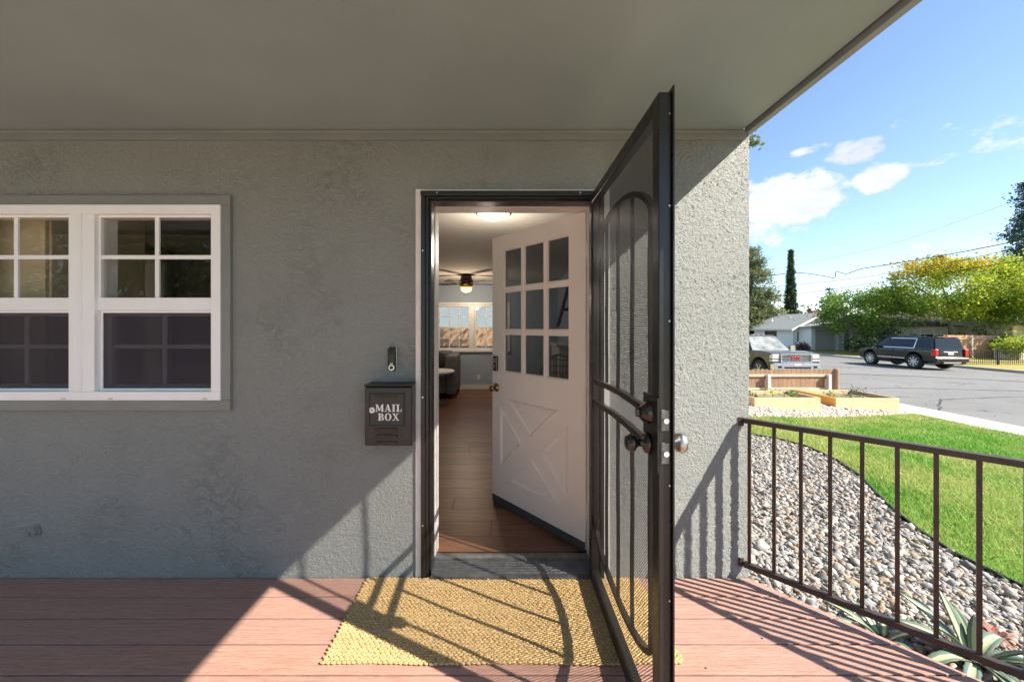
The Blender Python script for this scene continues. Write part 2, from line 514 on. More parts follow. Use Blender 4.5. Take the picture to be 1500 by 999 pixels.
def shingle_mat(name, c0, c1):
    t = NT(name); v = t.coords()
    br = t.n('ShaderNodeTexNoise')
    w = t.n('ShaderNodeTexWave'); w.bands_direction = 'Z'; w.inputs['Scale'].default_value = 6; w.inputs['Distortion'].default_value = .4
    t.L.new(v, w.inputs['Vector'])
    a = t.math('ADD', t.math('MULTIPLY', t.noise(t.coords((3, 3, 9)), 2.5, 4, .7), .8), t.math('MULTIPLY', w.outputs['Fac'], .25))
    c = t.ramp(a, [(.3, c0), (.75, c1)])
    return t.done(t.bsdf(c, .9, 0, t.bump(a, .5, .02), .2))

def car_paint(name, color, rough=.25, dust=.15):
    t = NT(name); v = t.coords()
    d = t.mr(t.noise(v, 3, 5, .6), .3, .7, dust * .5, dust)
    c = t.mix(d, color, (.45, .42, .36))
    b = t.bsdf(c, t.mr(d, 0, .5, rough, .6, False), 0, None, .32)
    b.inputs['Coat Weight'].default_value = .35; b.inputs['Coat Roughness'].default_value = .06
    return t.done(b)

M = {}
M['stucco'] = stucco()
M['stucco_relief'] = stucco(True)
M['soffit'] = soffit_mat()
M['trim'] = plain('grey_trim_paint', (.205, .215, .202), .45, var=.08, scale=4, bump=.15, bscale=25)
M['fascia'] = plain('fascia_paint', (.26, .285, .275), .5, var=.06)
M['vinyl'] = plain('white_vinyl', (.86, .86, .86), .35, var=.03, scale=3)
M['casing'] = plain('white_casing_paint', (.7, .66, .62), .5, var=.08, scale=14, bump=.3, bscale=40)
M['door_white'] = plain('door_paint', (.85, .765, .695), .42, var=.03, scale=2, bump=.06, bscale=120)
M['black_metal'] = plain('black_painted_steel', (.014, .0135, .0125), .33, .0, var=.25, scale=12, bump=.08, bscale=90)
M['rust_metal'] = plain('dark_brown_railing_paint', (.05, .032, .026), .45, .0, var=.35, scale=15, bump=.25, bscale=80)
M['perforated'] = perforated_mat()
M['steel'] = plain('brushed_steel', (.5, .48, .45), .3, 1.0, var=.1, scale=20)
M['dark_nickel'] = plain('dark_bronze', (.07, .06, .055), .22, .9, var=.25, scale=20)
M['brass'] = plain('aged_brass', (.32, .2, .09), .3, 1.0, var=.2, scale=30)
M['alu'] = plain('worn_aluminium', (.17, .175, .18), .36, .8, var=.3, scale=18, bump=.25, bscale=60)
M['rubber'] = plain('grey_rubber', (.06, .062, .065), .6, var=.1)
M['deck'] = deck_mat()
M['jute'] = plain('jute', (.49, .335, .155), .9, var=.3, scale=60, bump=.5, bscale=300, spec=.1)
M['floor_wood'] = wood_mat('walnut_floor', (.11, .044, .023), (.33, .152, .078), 'x', .380, 3.2, .1, .4, .5)
M['paint_warm'] = plain('interior_ceiling_texture', (.6, .55, .49), .85, var=.05, bump=.6, bscale=70, bdist=.006)
M['paint_blue'] = plain('interior_wall_paint', (.36, .44, .54), .7, var=.03)
M['glass'] = glass_mat('window_glass', (.92, .92, .9), .34)
M['door_glass'] = glass_mat('door_glass', (.62, .64, .66), .6)
M['screen'] = screen_mat('insect_screen', (.04, .034, .05), .48)
M['white_print'] = plain('white_print', (.75, .74, .7), .6, var=.1, scale=60)
M['sofa'] = plain('grey_upholstery', (.17, .165, .16), .95, var=.15, bump=.4, bscale=250, spec=.1)
M['cushion'] = plain('dark_cushion', (.02, .018, .018), .9, var=.2)
M['white'] = plain('white_lacquer', (.75, .74, .72), .4, var=.03)
M['beige'] = plain('beige_cabinet', (.72, .58, .38), .6, var=.08, scale=5)
M['dark_room'] = plain('kitchen_wall', (.5, .47, .41), .8, var=.08)
M['wicker'] = wood_mat('wicker', (.3, .22, .12), (.5, .38, .22), 'x', .8, 10, .4)
M['black_plastic'] = plain('black_plastic', (.012, .012, .013), .25, var=.1)
M['fan_dark'] = plain('fan_bronze', (.035, .022, .014), .4, .3, var=.2)
M['fan_glass'] = emitter('amber_glass', (1, .42, .06), .55)
M['lamp_glass'] = emitter('lit_lamp_glass', (1, .9, .75), .8)
M['soil'] = ground_mat()
M['lawn'] = lawn_mat('lawn_turf', (.08, .2, .025), (.13, .28, .035), (.2, .3, .05), (.34, .34, .1))
M['dry_lawn'] = lawn_mat('dry_verge', (.3, .26, .07), (.34, .29, .09), (.24, .25, .06), (.38, .32, .14))
M['asphalt'] = asphalt_mat()
M['tar'] = plain('tar', (.035, .035, .034), .6, var=.2)
M['concrete'] = plain('concrete', (.48, .45, .4), .85, var=.12, scale=2, bump=.3, bscale=40)
M['stone'] = stone_mat('river_stone', [(0, (.10, .10, .10)), (.18, (.25, .24, .23)), (.45, (.38, .37, .35)), (.58, (.37, .30, .22)), (.68, (.34, .24, .155)), (.78, (.5, .475, .43)), (.9, (.33, .32, .315)), (1, (.18, .185, .2))])
M['pink_stone'] = stone_mat('pink_pebble', [(0, (.5, .36, .29)), (.4, (.78, .66, .57)), (.7, (.7, .53, .43)), (1, (.82, .76, .7))])
M['stone_bed'] = plain('gravel_bed', (.2, .17, .14), .95, var=.4, scale=40, bump=.8, bscale=40, bdist=.03)
M['pink_bed'] = plain('pebble_bed', (.5, .37, .3), .95, var=.4, scale=40, bump=.8, bscale=40, bdist=.03)
M['new_wood'] = wood_mat('new_lumber', (.56, .40, .22), (.72, .56, .36), 'x', .7, 4, .2, .25, .12)
M['orange_wood'] = wood_mat('orange_lumber', (.66, .30, .04), (.8, .42, .085), 'y', .6, 4, .2, .3, .1)  # stronger orange than the other planter boards
M['old_wood'] = wood_mat('weathered_picket', (.25, .15, .085), (.42, .28, .17), 'z', .8, 4, .3, .2, .55, (.2, .13, .09))
M['cedar'] = wood_mat('cedar_board', (.52, .29, .15), (.72, .46, .27), 'z', .75, 4, .3, .2, .5, (.36, .2, .12))
M['pale_wood'] = wood_mat('pale_rail', (.5, .36, .25), (.66, .52, .4), 'x', .8, 4, .2, .2, .3, (.5, .4, .3))
M['galv'] = plain('galvanised_post', (.55, .55, .54), .5, .3, var=.1)
M['roof_grey'] = shingle_mat('grey_shingle', (.24, .245, .225), (.38, .38, .35))
M['roof_dark'] = shingle_mat('dark_shingle', (.04, .036, .034), (.09, .08, .075))
M['house_white'] = plain('white_siding', (.78, .77, .74), .8, var=.05)
M['house_grey'] = plain('grey_siding', (.58, .575, .55), .8, var=.06)
M['house_cream'] = plain('cream_siding', (.58, .54, .4), .8, var=.05)
M['dark_wood'] = plain('dark_recess_wall', (.07, .06, .055), .8, var=.15)
M['blue_grey_wall'] = plain('blue_grey_wall', (.3, .36, .42), .8, var=.05)
M['fill_curtain'] = leaf_mat('fill_curtain_cloth', [(0, (.7, .62, .5)), (1, (.74, .66, .54))], .6)
M['brick'] = plain('chimney_brick', (.3, .11, .075), .85, var=.3, scale=14)
M['garage'] = plain('garage_door_paint', (.5, .48, .46), .6, var=.04)
M['bark'] = wood_mat('bark', (.17, .135, .105), (.33, .27, .22), 'z', .9, 4, .8)
M['tyre'] = plain('tyre_rubber', (.018, .018, .018), .75, var=.2, scale=20)
M['alloy'] = plain('alloy_wheel', (.6, .6, .6), .3, .8, var=.1)
M['chrome'] = plain('chrome', (.75, .75, .75), .14, 1.0, var=.05)
M['car_glass'] = plain('tinted_glass', (.012, .013, .013), .06, 0, var=.1, spec=.4)
M['windscreen'] = plain('pale_windscreen', (.24, .26, .24), .2, 0, var=.5, scale=3, spec=.9)  # opaque pane in a mottled pale grey green
M['suv_black'] = car_paint('black_car_paint', (.008, .0085, .009), .2, .02)
M['truck_paint'] = car_paint('olive_car_paint', (.032, .03, .018), .22, .12)
M['red_lens'] = plain('red_lens', (.5, .012, .012), .2, var=.2)
M['lamp_lens'] = plain('clear_lens', (.6, .6, .58), .12, .2, var=.1)
M['plate'] = plain('licence_plate', (.7, .71, .74), .5, var=.05)
M['red_badge'] = plain('red_badge', (.45, .03, .025), .35, var=.05)
M['grey_plastic'] = plain('grey_bumper', (.14, .14, .135), .5, var=.1)
M['leaf_green'] = leaf_mat('leaf_mid_green', [(0, (.07, .17, .025)), (.5, (.12, .25, .035)), (.9, (.19, .33, .05)), (1, (.34, .44, .08))], .45, .55, .6, .9)
M['leaf_yellow'] = leaf_mat('leaf_yellow_green', [(0, (.16, .27, .02)), (.5, (.25, .38, .03)), (.9, (.36, .46, .04)), (1, (.52, .52, .06))], .5, .55, .7, .9)
M['leaf_gold'] = leaf_mat('leaf_gold', [(0, (.28, .32, .03)), (.5, (.5, .44, .04)), (1, (.5, .28, .04))], .5)
M['leaf_dark'] = leaf_mat('leaf_dark_green', [(0, (.012, .032, .012)), (.5, (.03, .065, .02)), (1, (.06, .1, .03))], .2)
M['leaf_cypress'] = leaf_mat('cypress_needles', [(0, (.018, .05, .022)), (.5, (.04, .085, .035)), (1, (.07, .12, .05))], .12)
M['leaf_olive'] = leaf_mat('olive_needles', [(0, (.06, .09, .035)), (.5, (.15, .185, .07)), (1, (.29, .3, .13))], .35)
M['leaf_blue'] = leaf_mat('blue_needles', [(0, (.03, .07, .06)), (.5, (.065, .125, .11)), (1, (.11, .19, .165))], .25)
M['leaf_red'] = leaf_mat('red_leaf', [(0, (.12, .05, .04)), (1, (.26, .13, .1))], .2)
M['grass'] = leaf_mat('grass_blade', [(0, (.05, .19, .02)), (.4, (.11, .34, .03)), (.7, (.19, .44, .05)), (.92, (.40, .50, .10)), (1, (.5, .5, .17))], .4, .55, .8, .75)
M['wire'] = plain('black_cable', (.02, .02, .02), .6, var=.1)

def agave_mat():
    t = NT('striped_agave_leaf')
    at = t.n('ShaderNodeAttribute'); at.attribute_name = 'across'
    a = t.math('ABSOLUTE', at.outputs['Fac'])
    v = t.coords()
    wob = t.math('ADD', a, t.math('MULTIPLY', t.math('SUBTRACT', t.noise(v, 18, 3), .5), .25))
    c = t.ramp(wob, [(.0, (.42, .47, .25)), (.42, (.40, .46, .26)), (.5, (.10, .155, .115)), (.9, (.13, .19, .145)), (1, (.07, .08, .05))])
    return t.done(t.bsdf(c, .5, 0, t.bump(t.noise(v, 60, 3), .1, .003), .4))
M['agave'] = agave_mat()

# ================================================================== terrain heights
def gz(x, y=0):
    if x <= 4.4: return -.35
    if x <= 11.0: return -.35 - .58 * (x - 4.4) / 6.6
    return -.93
STREET_Z, FAR_Z = -1.08, -1.08

# ================================================================== house
house = empty('stucco_house', (0, 0, 0), 0, 'grey green stucco house with open front door and white twin window', 'house')
H = house
WX0, WX1, WZ0, WZ1 = -3.09, -1.515, .95, 2.08
DX0, DX1, DZ1 = -.478, .582, 2.138
EX = 1.358
w = MB()
for (x0, x1, z0, z1) in [(-4.6, WX0, -.6, 2.62), (WX0, WX1, -.6, WZ0), (WX0, WX1, WZ1, 2.62), (WX1, DX0, -.6, 2.62),
                         (DX0, DX1, DZ1, 2.62), (DX0, DX1, -.6, -.02), (DX1, EX, -.6, 2.62)]:
    w.box(x0, x1, .016, .15, z0, z1)
w.build('front_wall', M['stucco'], H)
# the stucco coat: a fine sheet whose trowel relief is real geometry
st = .0056
gx = np.arange(-3.35, EX + .001, st); gx[-1] = EX; gzv_ = np.arange(-.03, 2.47, st)
XX, ZZ = np.meshgrid(gx, gzv_); vv = np.stack([XX.ravel(), np.full(XX.size, -.0015), ZZ.ravel()], 1)
ii = np.arange(XX.size).reshape(XX.shape)
q = np.stack([ii[:-1, :-1], ii[:-1, 1:], ii[1:, 1:], ii[1:, :-1]], -1).reshape(-1, 4)
cxz = vv[q].mean(1)
hole = ((cxz[:, 0] > -3.105) & (cxz[:, 0] < -1.50) & (cxz[:, 2] > .935) & (cxz[:, 2] < 2.096)) | ((cxz[:, 0] > DX0) & (cxz[:, 0] < DX1) & (cxz[:, 2] < DZ1))
array_mesh('stucco_coat', vv, q[~hole], M['stucco_relief'], H, True)
MB().box(1.208, EX, .15, 6.25, -.6, 2.62).build('side_wall', M['stucco'], H)
s = MB()
for q in ((.15, .4, -.6, 2.62), (.4, 2.8, -.6, .5), (.4, 2.8, 2.3, 2.62), (2.8, 6.25, -.6, 2.62)): s.box(-4.6, -4.45, q[0], q[1], q[2], q[3])  # opening added to let daylight into the kitchen
s.build('side_wall', M['stucco'], H)
kw = MB()
for q in ((.4, 2.8, .5, .55), (.4, 2.8, 2.25, 2.3), (.4, .45, .55, 2.25), (2.75, 2.8, .55, 2.25), (1.57, 1.63, .55, 2.25)): kw.box(-4.58, -4.48, q[0] + .001, q[1] - .001, q[2] + .001, q[3] - .001)
kw = kw.build('fill_window', M['vinyl'], H); MB().box(-4.535, -4.53, .451, 2.749, .551, 2.249).build('pane', M['glass'], kw)  # unseen window added to brighten the kitchen
MB().box(-4.43, -4.425, .3, 2.9, .4, 2.36).build('fill_curtain', M['fill_curtain'], kw)  # translucent sheet added to spread the daylight and close off the view
# rear wall with the two window openings seen through the door
RW = [(-1.44, -.72), (-.63, .09)]; RZ0, RZ1 = .884, 1.876
b = MB()
for (x0, x1, z0, z1) in [(-4.45, -1.44, -.6, 2.62), (-1.44, .09, -.6, RZ0), (-1.44, .09, RZ1, 2.62), (-.72, -.63, RZ0, RZ1), (.09, 1.208, -.6, 2.62)]:
    b.box(x0, x1, 6.1, 6.25, z0, z1)
b.build('rear_wall', M['paint_blue'], H)
MB().box(-1.8, 1.208, 6.085, 6.098, .03, .12).build('skirting', M['white'], H)
MB().box(1.19, 1.206, .16, 6.08, .03, 2.4).build('inner_wall', M['paint_blue'], H)
MB().box(-1.50, -1.42, .16, 3.0, .03, 2.4).build('partition_wall', M['paint_blue'], H)
MB().box(-2.9, -2.8, 3.08, 6.09, .03, 2.4).build('partition_wall', M['paint_blue'], H)
b = MB().box(-4.44, -1.42, 3.0, 3.08, .03, 2.4); b.build('kitchen_wall', M['dark_room'], H)
MB().box(-4.44, 1.206, .16, 6.09, 2.4, 2.44).build('ceiling', M['paint_warm'], H)
MB().box(P(701, 553, 6.08).x - .035, P(701, 553, 6.08).x + .035, 6.088, 6.0985, P(701, 553, 6.08).z - .055, P(701, 553, 6.08).z + .055, bev=.004).build('power_outlet', M['white'], H)

# roof: low gable over house and porch
YR0, YR1 = -2.15, 6.6  # front edge kept short so more light fills the porch
MB().prism([(YR0, 2.63), (YR1, 2.63), (YR1, 2.72), (2.2, 3.75), (YR0, 2.72)], -4.9, 1.39, 'yzx').build('roof', M['roof_dark'], H)
MB().box(-4.9, 1.316, -2.1, -.001, 2.465, 2.495).build('porch_soffit', M['soffit'], H)
MB().box(1.333, 1.366, -2.1, -.001, 2.443, 2.625).build('fascia_board', M['fascia'], H, bevel=.003)
MB().box(-4.9, 1.333, -2.15, -2.103, 2.42, 2.625).build('fascia_board', M['fascia'], H)
t = MB(); t.box(-4.6, 1.333, -.014, .0055, 2.412, 2.464); t.build('frieze_board', M['trim'], H, bevel=.003)
t = MB(); t.box(-4.6, 1.333, -.022, -.0145, 2.444, 2.464); t.build('crown_moulding', M['trim'], H, bevel=.006)

# ---- twin window
win = MB()
ox0, ox1, oz0, oz1 = -3.06, -1.543, .984, 2.05
fy0, fy1 = -.03, .1
for bx in [(ox0, ox1, oz1 - .05, oz1), (ox0, ox1, oz0, oz0 + .048)]:
    win.box(bx[0], bx[1], fy0, fy1, bx[2], bx[3])
for (x0, x1) in [(ox0, ox0 + .05), (ox1 - .05, ox1)]:
    win.box(x0, x1, fy0, fy1, oz0 + .048, oz1 - .05)
win.box(-2.373, -2.232, fy0 + .004, fy1, oz0 + .048, oz1 - .05)
window = win.build('window', M['vinyl'], H, bevel=.003)
tb = MB()
for (x0, x1, z0, z1) in [(-3.112, -1.494, 2.0505, 2.104), (-3.112, -1.494, .927, .9835), (-3.112, -3.0605, .984, 2.05), (-1.5425, -1.494, .984, 2.05)]:
    tb.box(x0, x1, -.021, .007, z0, z1)
tb.build('window_trim', M['trim'], window, bevel=.002)
m_ = MB(); m_.box(-2.308, -2.296, fy0 - .004, fy0 + .006, oz0 + .05, oz1 - .052); m_.build('mullion_bead', M['vinyl'], window)
for (x0, x1) in [(-3.01, -2.373), (-2.232, -1.593)]:
    xm = (x0 + x1) / 2
    s = MB()                                                       # upper sash
    zt, zm, zb = 2.0, 1.545, 1.475
    s.box(x0, x1, -.008, .03, zb, zm); s.box(x0, x0 + .012, -.004, .03, zm, zt); s.box(x1 - .012, x1, -.004, .03, zm, zt); s.box(x0 + .012, x1 - .012, -.004, .03, zt - .012, zt)
    s.build('upper_sash', M['vinyl'], window, bevel=.002)
    s = MB(); s.box(xm - .011, xm + .011, -.001, .0085, zm, zt - .012); s.box(x0 + .012, x1 - .012, .0, .0075, 1.758, 1.78); s.build('muntin', M['vinyl'], window)
    MB().box(x0 + .012, x1 - .012, .011, .015, zm, zt - .012).build('pane', M['glass'], window)
    s = MB()                                                       # lower sash set deeper
    z0, z1 = 1.032, 1.475
    s.box(x0, x0 + .032, .032, .07, z0, z1); s.box(x1 - .032, x1, .032, .07, z0, z1); s.box(x0 + .032, x1 - .032, .032, .07, z0, z0 + .03); s.box(x0 + .032, x1 - .032, .032, .07, z1 - .03, z1)
    s.build('lower_sash', M['vinyl'], window, bevel=.002)
    s = MB(); s.box(xm - .011, xm + .011, .044, .052, z0 + .03, z1 - .03); s.box(x0 + .032, x1 - .032, .0445, .0515, 1.262, 1.284); s.build('muntin', M['vinyl'], window)
    MB().box(x0 + .032, x1 - .032, .053, .057, z0 + .03, z1 - .03).build('pane', M['glass'], window)
    s = MB()
    s.box(x0 + .002, x0 + .014, .004, .014, z0, z1 - .001); s.box(x1 - .014, x1 - .002, .004, .014, z0, z1 - .001); s.box(x0 + .014, x1 - .014, .004, .014, z0, z0 + .012); s.box(x0 + .014, x1 - .014, .004, .014, z1 - .013, z1 - .001)
    s.build('screen_frame', M['vinyl'], window)
    MB().box(x0 + .014, x1 - .014, .0085, .0092, z0 + .012, z1 - .013).build('insect_screen', M['screen'], window)
for px in (93, 162, 300):
    q = P(px, 584, -.03); MB().box(q.x - .012, q.x + .012, -.0335, -.0295, q.z - .004, q.z + .004).build('weep_cover', M['beige'], window)
MB().box(-4.44, -1.51, .16, 2.99, .0, .03).build('kitchen_floor', M['dark_room'], H)

# ---- doorway: white casing, black steel frame, wooden jamb
c = MB()
c.box(DX0 - .004, -.450, -.009, .12, -.005, DZ1 + .0035); c.box(.553, DX1 + .004, -.009, .12, -.005, DZ1 + .0035); c.box(-.450, .553, -.0085, .12, 2.126, DZ1 + .003)
c.build('door_casing', M['casing'], H, bevel=.002)
fr = MB()
fr.box(-.450, -.428, -.024, .05, .0, 2.1005); fr.box(.531, .553, -.024, .05, .0, 2.1005); fr.box(-.4515, .5545, -.030, .05, 2.1005, 2.126)
fr.build('steel_door_frame', M['black_metal'], H, bevel=.002)
fr = MB()
fr.box(-.428, -.412, -.008, .08, .0, 2.092); fr.box(.515, .531, -.008, .08, .0, 2.092); fr.box(-.428, .531, -.008, .08, 2.092, 2.1005)
fr.box(-.412, -.400, .02, .10, .0, 2.082); fr.box(.503, .515, .02, .10, .0, 2.082); fr.box(-.412, .515, .02, .10, 2.082, 2.092)
for zz in (2.0965,):
    fr.box(-.42, .52, -.0095, -.0075, 2.094, 2.0985)
fr.build('steel_door_stop', M['black_metal'], H, bevel=.002)
for q in [(-.439, .3, 0), (-.439, 1.0, 0), (-.439, 1.8, 0), (-.36, 2.113, -.006), (.42, 2.113, -.006)]:
    MB().lathe([(.005, -.0265 + q[2]), (.0045, -.024 + q[2])], (q[0], 0, q[1]), 'y', 10).build('frame_screw', M['steel'], H)
j = MB()
j.box(-.45, -.397, .125, .235, .0, 2.125); j.box(.50, .553, .2085, .235, .0, 2.125); j.box(-.397, .50, .125, .235, 2.084, 2.125)
j.box(.5, .553, .125, .17, 0, 2.125)
j.build('door_jamb', M['casing'], H, bevel=.002)

# ---- threshold (ribbed aluminium saddle)
prof = [(-.03, .0)]
prof += [(-.03, .012), (-.018, .018), (.0, .02)]
y = .004
while y < .096:
    prof += [(y, .021 + y * .12), (y + .005, .026 + y * .12), (y + .011, .026 + y * .12), (y + .014, .021 + y * .12)]; y += .0185
prof += [(.108, .04), (.135, .046), (.15, .046), (.156, .03), (.156, .0)]
MB().prism(prof, -.399, .502, 'yzx').build('threshold', M['alu'], H)
MB().box(-.396, .50, .157, .175, .02, .038).build('threshold_strip', M['dark_nickel'], H)

# ---- interior floor, plank by plank
fl = MB().box(-2.8, 1.19, .176, 6.09, -.02, .022).build('interior_floor', M['dark_wood'], H)
pm = {}
def plank(x0, x1, y0):
    L_ = round(x1 - x0, 2)
    if L_ not in pm:
        o = MB().box(.0008, L_ - .0008, .0008, .1782, -.008, .0, bev=.0012).build('floor_plank', M['floor_wood'], fl); pm[L_] = o
    else:
        o = pm[L_].copy(); COL.objects.link(o)
    o.location = (x0, y0, .03)
r = random.Random(3)
yy = .176
while yy < 6.05:
    x = -2.78 - r.choice((0, .3, .6, .9)) * 0
    x = -2.78; first = r.choice((.45, .75, 1.05, 1.35))
    x1 = x + first
    while x < 1.17:
        x1 = min(x1, 1.18); x1 = round(x1, 2)
        if x1 - x > .02: plank(round(x, 2), x1, yy)
        x = x1; x1 = x + 1.35
    yy += .179

# ---- rear windows
for (x0, x1) in RW:
    f = MB()
    f.box(x0, x1, 6.09, 6.19, RZ0, RZ0 + .05); f.box(x0, x1, 6.09, 6.19, RZ1 - .04, RZ1)
    f.box(x0, x0 + .035, 6.09, 6.19, RZ0 + .05, RZ1 - .04); f.box(x1 - .035, x1, 6.09, 6.19, RZ0 + .05, RZ1 - .04)
    zc = (RZ0 + RZ1) / 2 - .0
    f.box(x0 + .035, x1 - .035, 6.1, 6.18, zc - .022, zc + .022)
    rw = f.build('rear_window', M['vinyl'], H, bevel=.003)
    g = MB()
    for k in (1, 2):
        xx = x0 + .035 + k * (x1 - x0 - .07) / 3
        for (a_, b_) in ((RZ0 + .05, zc - .022), (zc + .022, RZ1 - .04)): g.box(xx - .008, xx + .008, 6.125, 6.135, a_, b_)
    for (a_, b_) in ((RZ0 + .05, zc - .022), (zc + .022, RZ1 - .04)): g.box(x0 + .035, x1 - .035, 6.126, 6.134, (a_ + b_) / 2 - .008, (a_ + b_) / 2 + .008)
    g.build('muntin', M['vinyl'], rw)
    MB().box(x0 + .035, x1 - .035, 6.14, 6.144, RZ0 + .05, RZ1 - .04).build('pane', M['glass'], rw)
s = MB(); s.box(-1.5, .15, 6.04, 6.0885, RZ0 - .035, RZ0 - .001); s.box(-1.5, -1.442, 6.07, 6.0885, RZ0, RZ1 + .001); s.box(.092, .15, 6.07, 6.0885, RZ0, RZ1 + .001); s.box(-1.5, .15, 6.07, 6.0885, RZ1 + .001, RZ1 + .06)
s.box(-.718, -.632, 6.075, 6.0885, RZ0, RZ1)
s.build('window_sill', M['vinyl'], H, bevel=.003)

# ---- white front door, ajar inwards (local: x from hinge to latch, y into the room, z up)
U = Vector((-.653, .757, 0)); 
DM = Matrix.Translation((.496, .178, .047)) @ Matrix(((U.x, -U.y * -1, 0, 0), (U.y, -U.x, 0, 0), (0, 0, 1, 0), (0, 0, 0, 1)))
# columns: local x -> U, local y -> (.757,.653,0)
DW, DH, DT = .887, 2.03, .044
gx0, gx1, gz0_, gz1_ = .13, .76, 1.0, 1.918
s = MB()
mw = .03
pw, ph = (gx1 - gx0 - 2 * mw) / 3, (gz1_ - gz0_ - 2 * mw) / 3
s.box(0, gx0, 0, DT, 0, DH, DM); s.box(gx1, DW, 0, DT, 0, DH, DM)
s.box(gx0, gx1, 0, DT, 0, gz0_, DM); s.box(gx0, gx1, 0, DT, gz1_, DH, DM)
door = s.build('entry_door', M['door_white'], H)
s = MB()
for k in (1, 2):
    xa = gx0 + k * pw + (k - 1) * mw; s.box(xa, xa + mw, .004, DT - .004, gz0_, gz1_, DM)
for k in (1, 2):
    za = gz0_ + k * ph + (k - 1) * mw
    for i in range(3):
        xa = gx0 + i * (pw + mw); s.box(xa, xa + pw, .0045, DT - .0045, za, za + mw, DM)
s.build('muntin', M['door_white'], door, bevel=.004)
for i in range(3):
    for k in range(3):
        xa = gx0 + i * (pw + mw); za = gz0_ + k * (ph + mw)
        MB().box(xa, xa + pw, .021, .025, za, za + ph, DM).build('pane', M['door_glass'], door)
        bd = MB()
        for (a, b_, c_, d_) in ((xa, xa + .007, za, za + ph), (xa + pw - .007, xa + pw, za, za + ph), (xa + .007, xa + pw - .007, za, za + .007), (xa + .007, xa + pw - .007, za + ph - .007, za + ph)):
            bd.box(a, b_, .013, .0208, c_, d_, DM)
        bd.build('glazing_bead', M['door_white'], door)
def inset_poly(poly, d):
    n = len(poly); out = []
    cx = sum(p[0] for p in poly) / n; cz = sum(p[1] for p in poly) / n
    lines = []
    for i in range(n):
        a = Vector(poly[i]); b2 = Vector(poly[(i + 1) % n]); t_ = (b2 - a).normalized(); nn = Vector((-t_.y, t_.x))
        if nn.dot(Vector((cx, cz)) - a) < 0: nn = -nn
        lines.append((a + nn * d, t_))
    for i in range(n):
        p, t1 = lines[i - 1]; q, t2 = lines[i]
        den = t1.x * t2.y - t1.y * t2.x; k = ((q - p).x * t2.y - (q - p).y * t2.x) / den
        out.append(tuple(p + t1 * k))
    return out
tris = [[(.707, .80), (.205, .80), (.457, .573)], [(.79, .735), (.79, .265), (.548, .494)], [(.128, .72), (.128, .25), (.366, .494)], [(.707, .195), (.205, .19), (.457, .42)]]
for tri in tris:
    p0, p1, p2, p3 = tri, inset_poly(tri, .006), inset_poly(tri, .016), inset_poly(tri, .024)
    vs = []; fs = []
    for poly, yv in ((p0, .001), (p1, -.013), (p2, -.009), (p3, .0004)):
        vs += [DM @ Vector((a, yv, c_)) for a, c_ in poly]
    for k in range(3):
        for i in range(3): fs.append((k * 3 + i, k * 3 + (i + 1) % 3, k * 3 + 3 + (i + 1) % 3, k * 3 + 3 + i))
    q = MB().add(vs, fs)
    p4 = inset_poly(tri, .034)
    q.prism(p4, -.0045, .001, 'xzy', DM)
    q.build('panel_moulding', M['door_white'], door)
s = MB(); s.box(.004, DW - .004, -.005, -.0005, -.012, .042, DM); s.box(.004, DW - .004, 0, DT, -.013, -.0005, DM); s.build('door_sweep', M['rubber'], door)
s = MB()                                                           # deadbolt keypad
s.box(DW - .075, DW - .025, -.022, -.0005, 1.0, 1.115, DM, .006); s.build('deadbolt', M['dark_nickel'], door)
s = MB(); s.lathe([(.016, -.030), (.014, -.0225)], (DW - .05, 0, 1.035), 'y', 14, DM); s.box(DW - .065, DW - .035, -.0255, -.0225, 1.065, 1.1, DM); s.build('keypad_face', M['steel'], door)
s = MB(); s.lathe([(.0, -.065), (.018, -.064), (.026, -.054), (.026, -.046), (.012, -.034), (.012, -.008), (.03, -.006), (.032, -.0005)], (DW - .05, 0, .872), 'y', 18, DM)
s.build('door_knob', M['brass'], door, smooth=True)
for z_ in (.22, 1.02, 1.80):
    s = MB(); s.box(-.003, -.0005, .006, DT - .004, z_ - .05, z_ + .05, DM); s.lathe([(.006, z_ - .05), (.006, z_ + .05)], (-.006, DT + .002, 0), 'z', 10, DM)
    s.build('hinge', M['vinyl'], door)

# ---- black security door, open square to the wall
SX0, SX1 = .474, .512; SZ0, SZ1 = .016, 2.098; SY0, SY1 = -.918, -.006
fw = .05
s = MB()
s.box(SX0, SX1, SY0, SY0 + fw, SZ0, SZ1); s.box(SX0, SX1, SY1 - fw, SY1, SZ0, SZ1)
s.box(SX0 + .0005, SX1 - .0005, SY0 + fw, SY1 - fw, SZ1 - fw, SZ1); s.box(SX0 + .0005, SX1 - .0005, SY0 + fw, SY1 - fw, SZ0, SZ0 + .065)
sdoor = s.build('security_door', M['black_metal'], H, bevel=.003)
s = MB(); s.box(SX1 + .0005, SX1 + .005, SY0 - .012, SY0 + .02, SZ0 - .004, SZ1 + .012); s.box(SX1 + .0005, SX1 + .005, SY0 + .02, SY1, SZ1 - .012, SZ1 + .012)
s.build('edge_flange', M['black_metal'], sdoor)
iy0, iy1, iz0, iz1 = SY0 + fw, SY1 - fw, SZ0 + .065, SZ1 - fw
XM = (SX0 + SX1) / 2
s = MB()
for xx in (SX0 + .006, SX0 + .0080): s.add([(xx, iy0, iz0), (xx, iy1, iz0), (xx, iy1, iz1), (xx, iy0, iz1)], [(0, 1, 2, 3)])
s.build('perforated_sheet', M['perforated'], sdoor)
bx = SX0 + .022                                                    # bars lie behind the sheet, on the outer side
def arch(t, top=True):
    u = (t - .455) / .40
    if top: return 1.67 + .235 * sqrt(max(0, 1 - min(1, abs(u)) ** 2.3))
    return .385 - .175 * sqrt(max(0, 1 - min(1, abs(u)) ** 2.3))
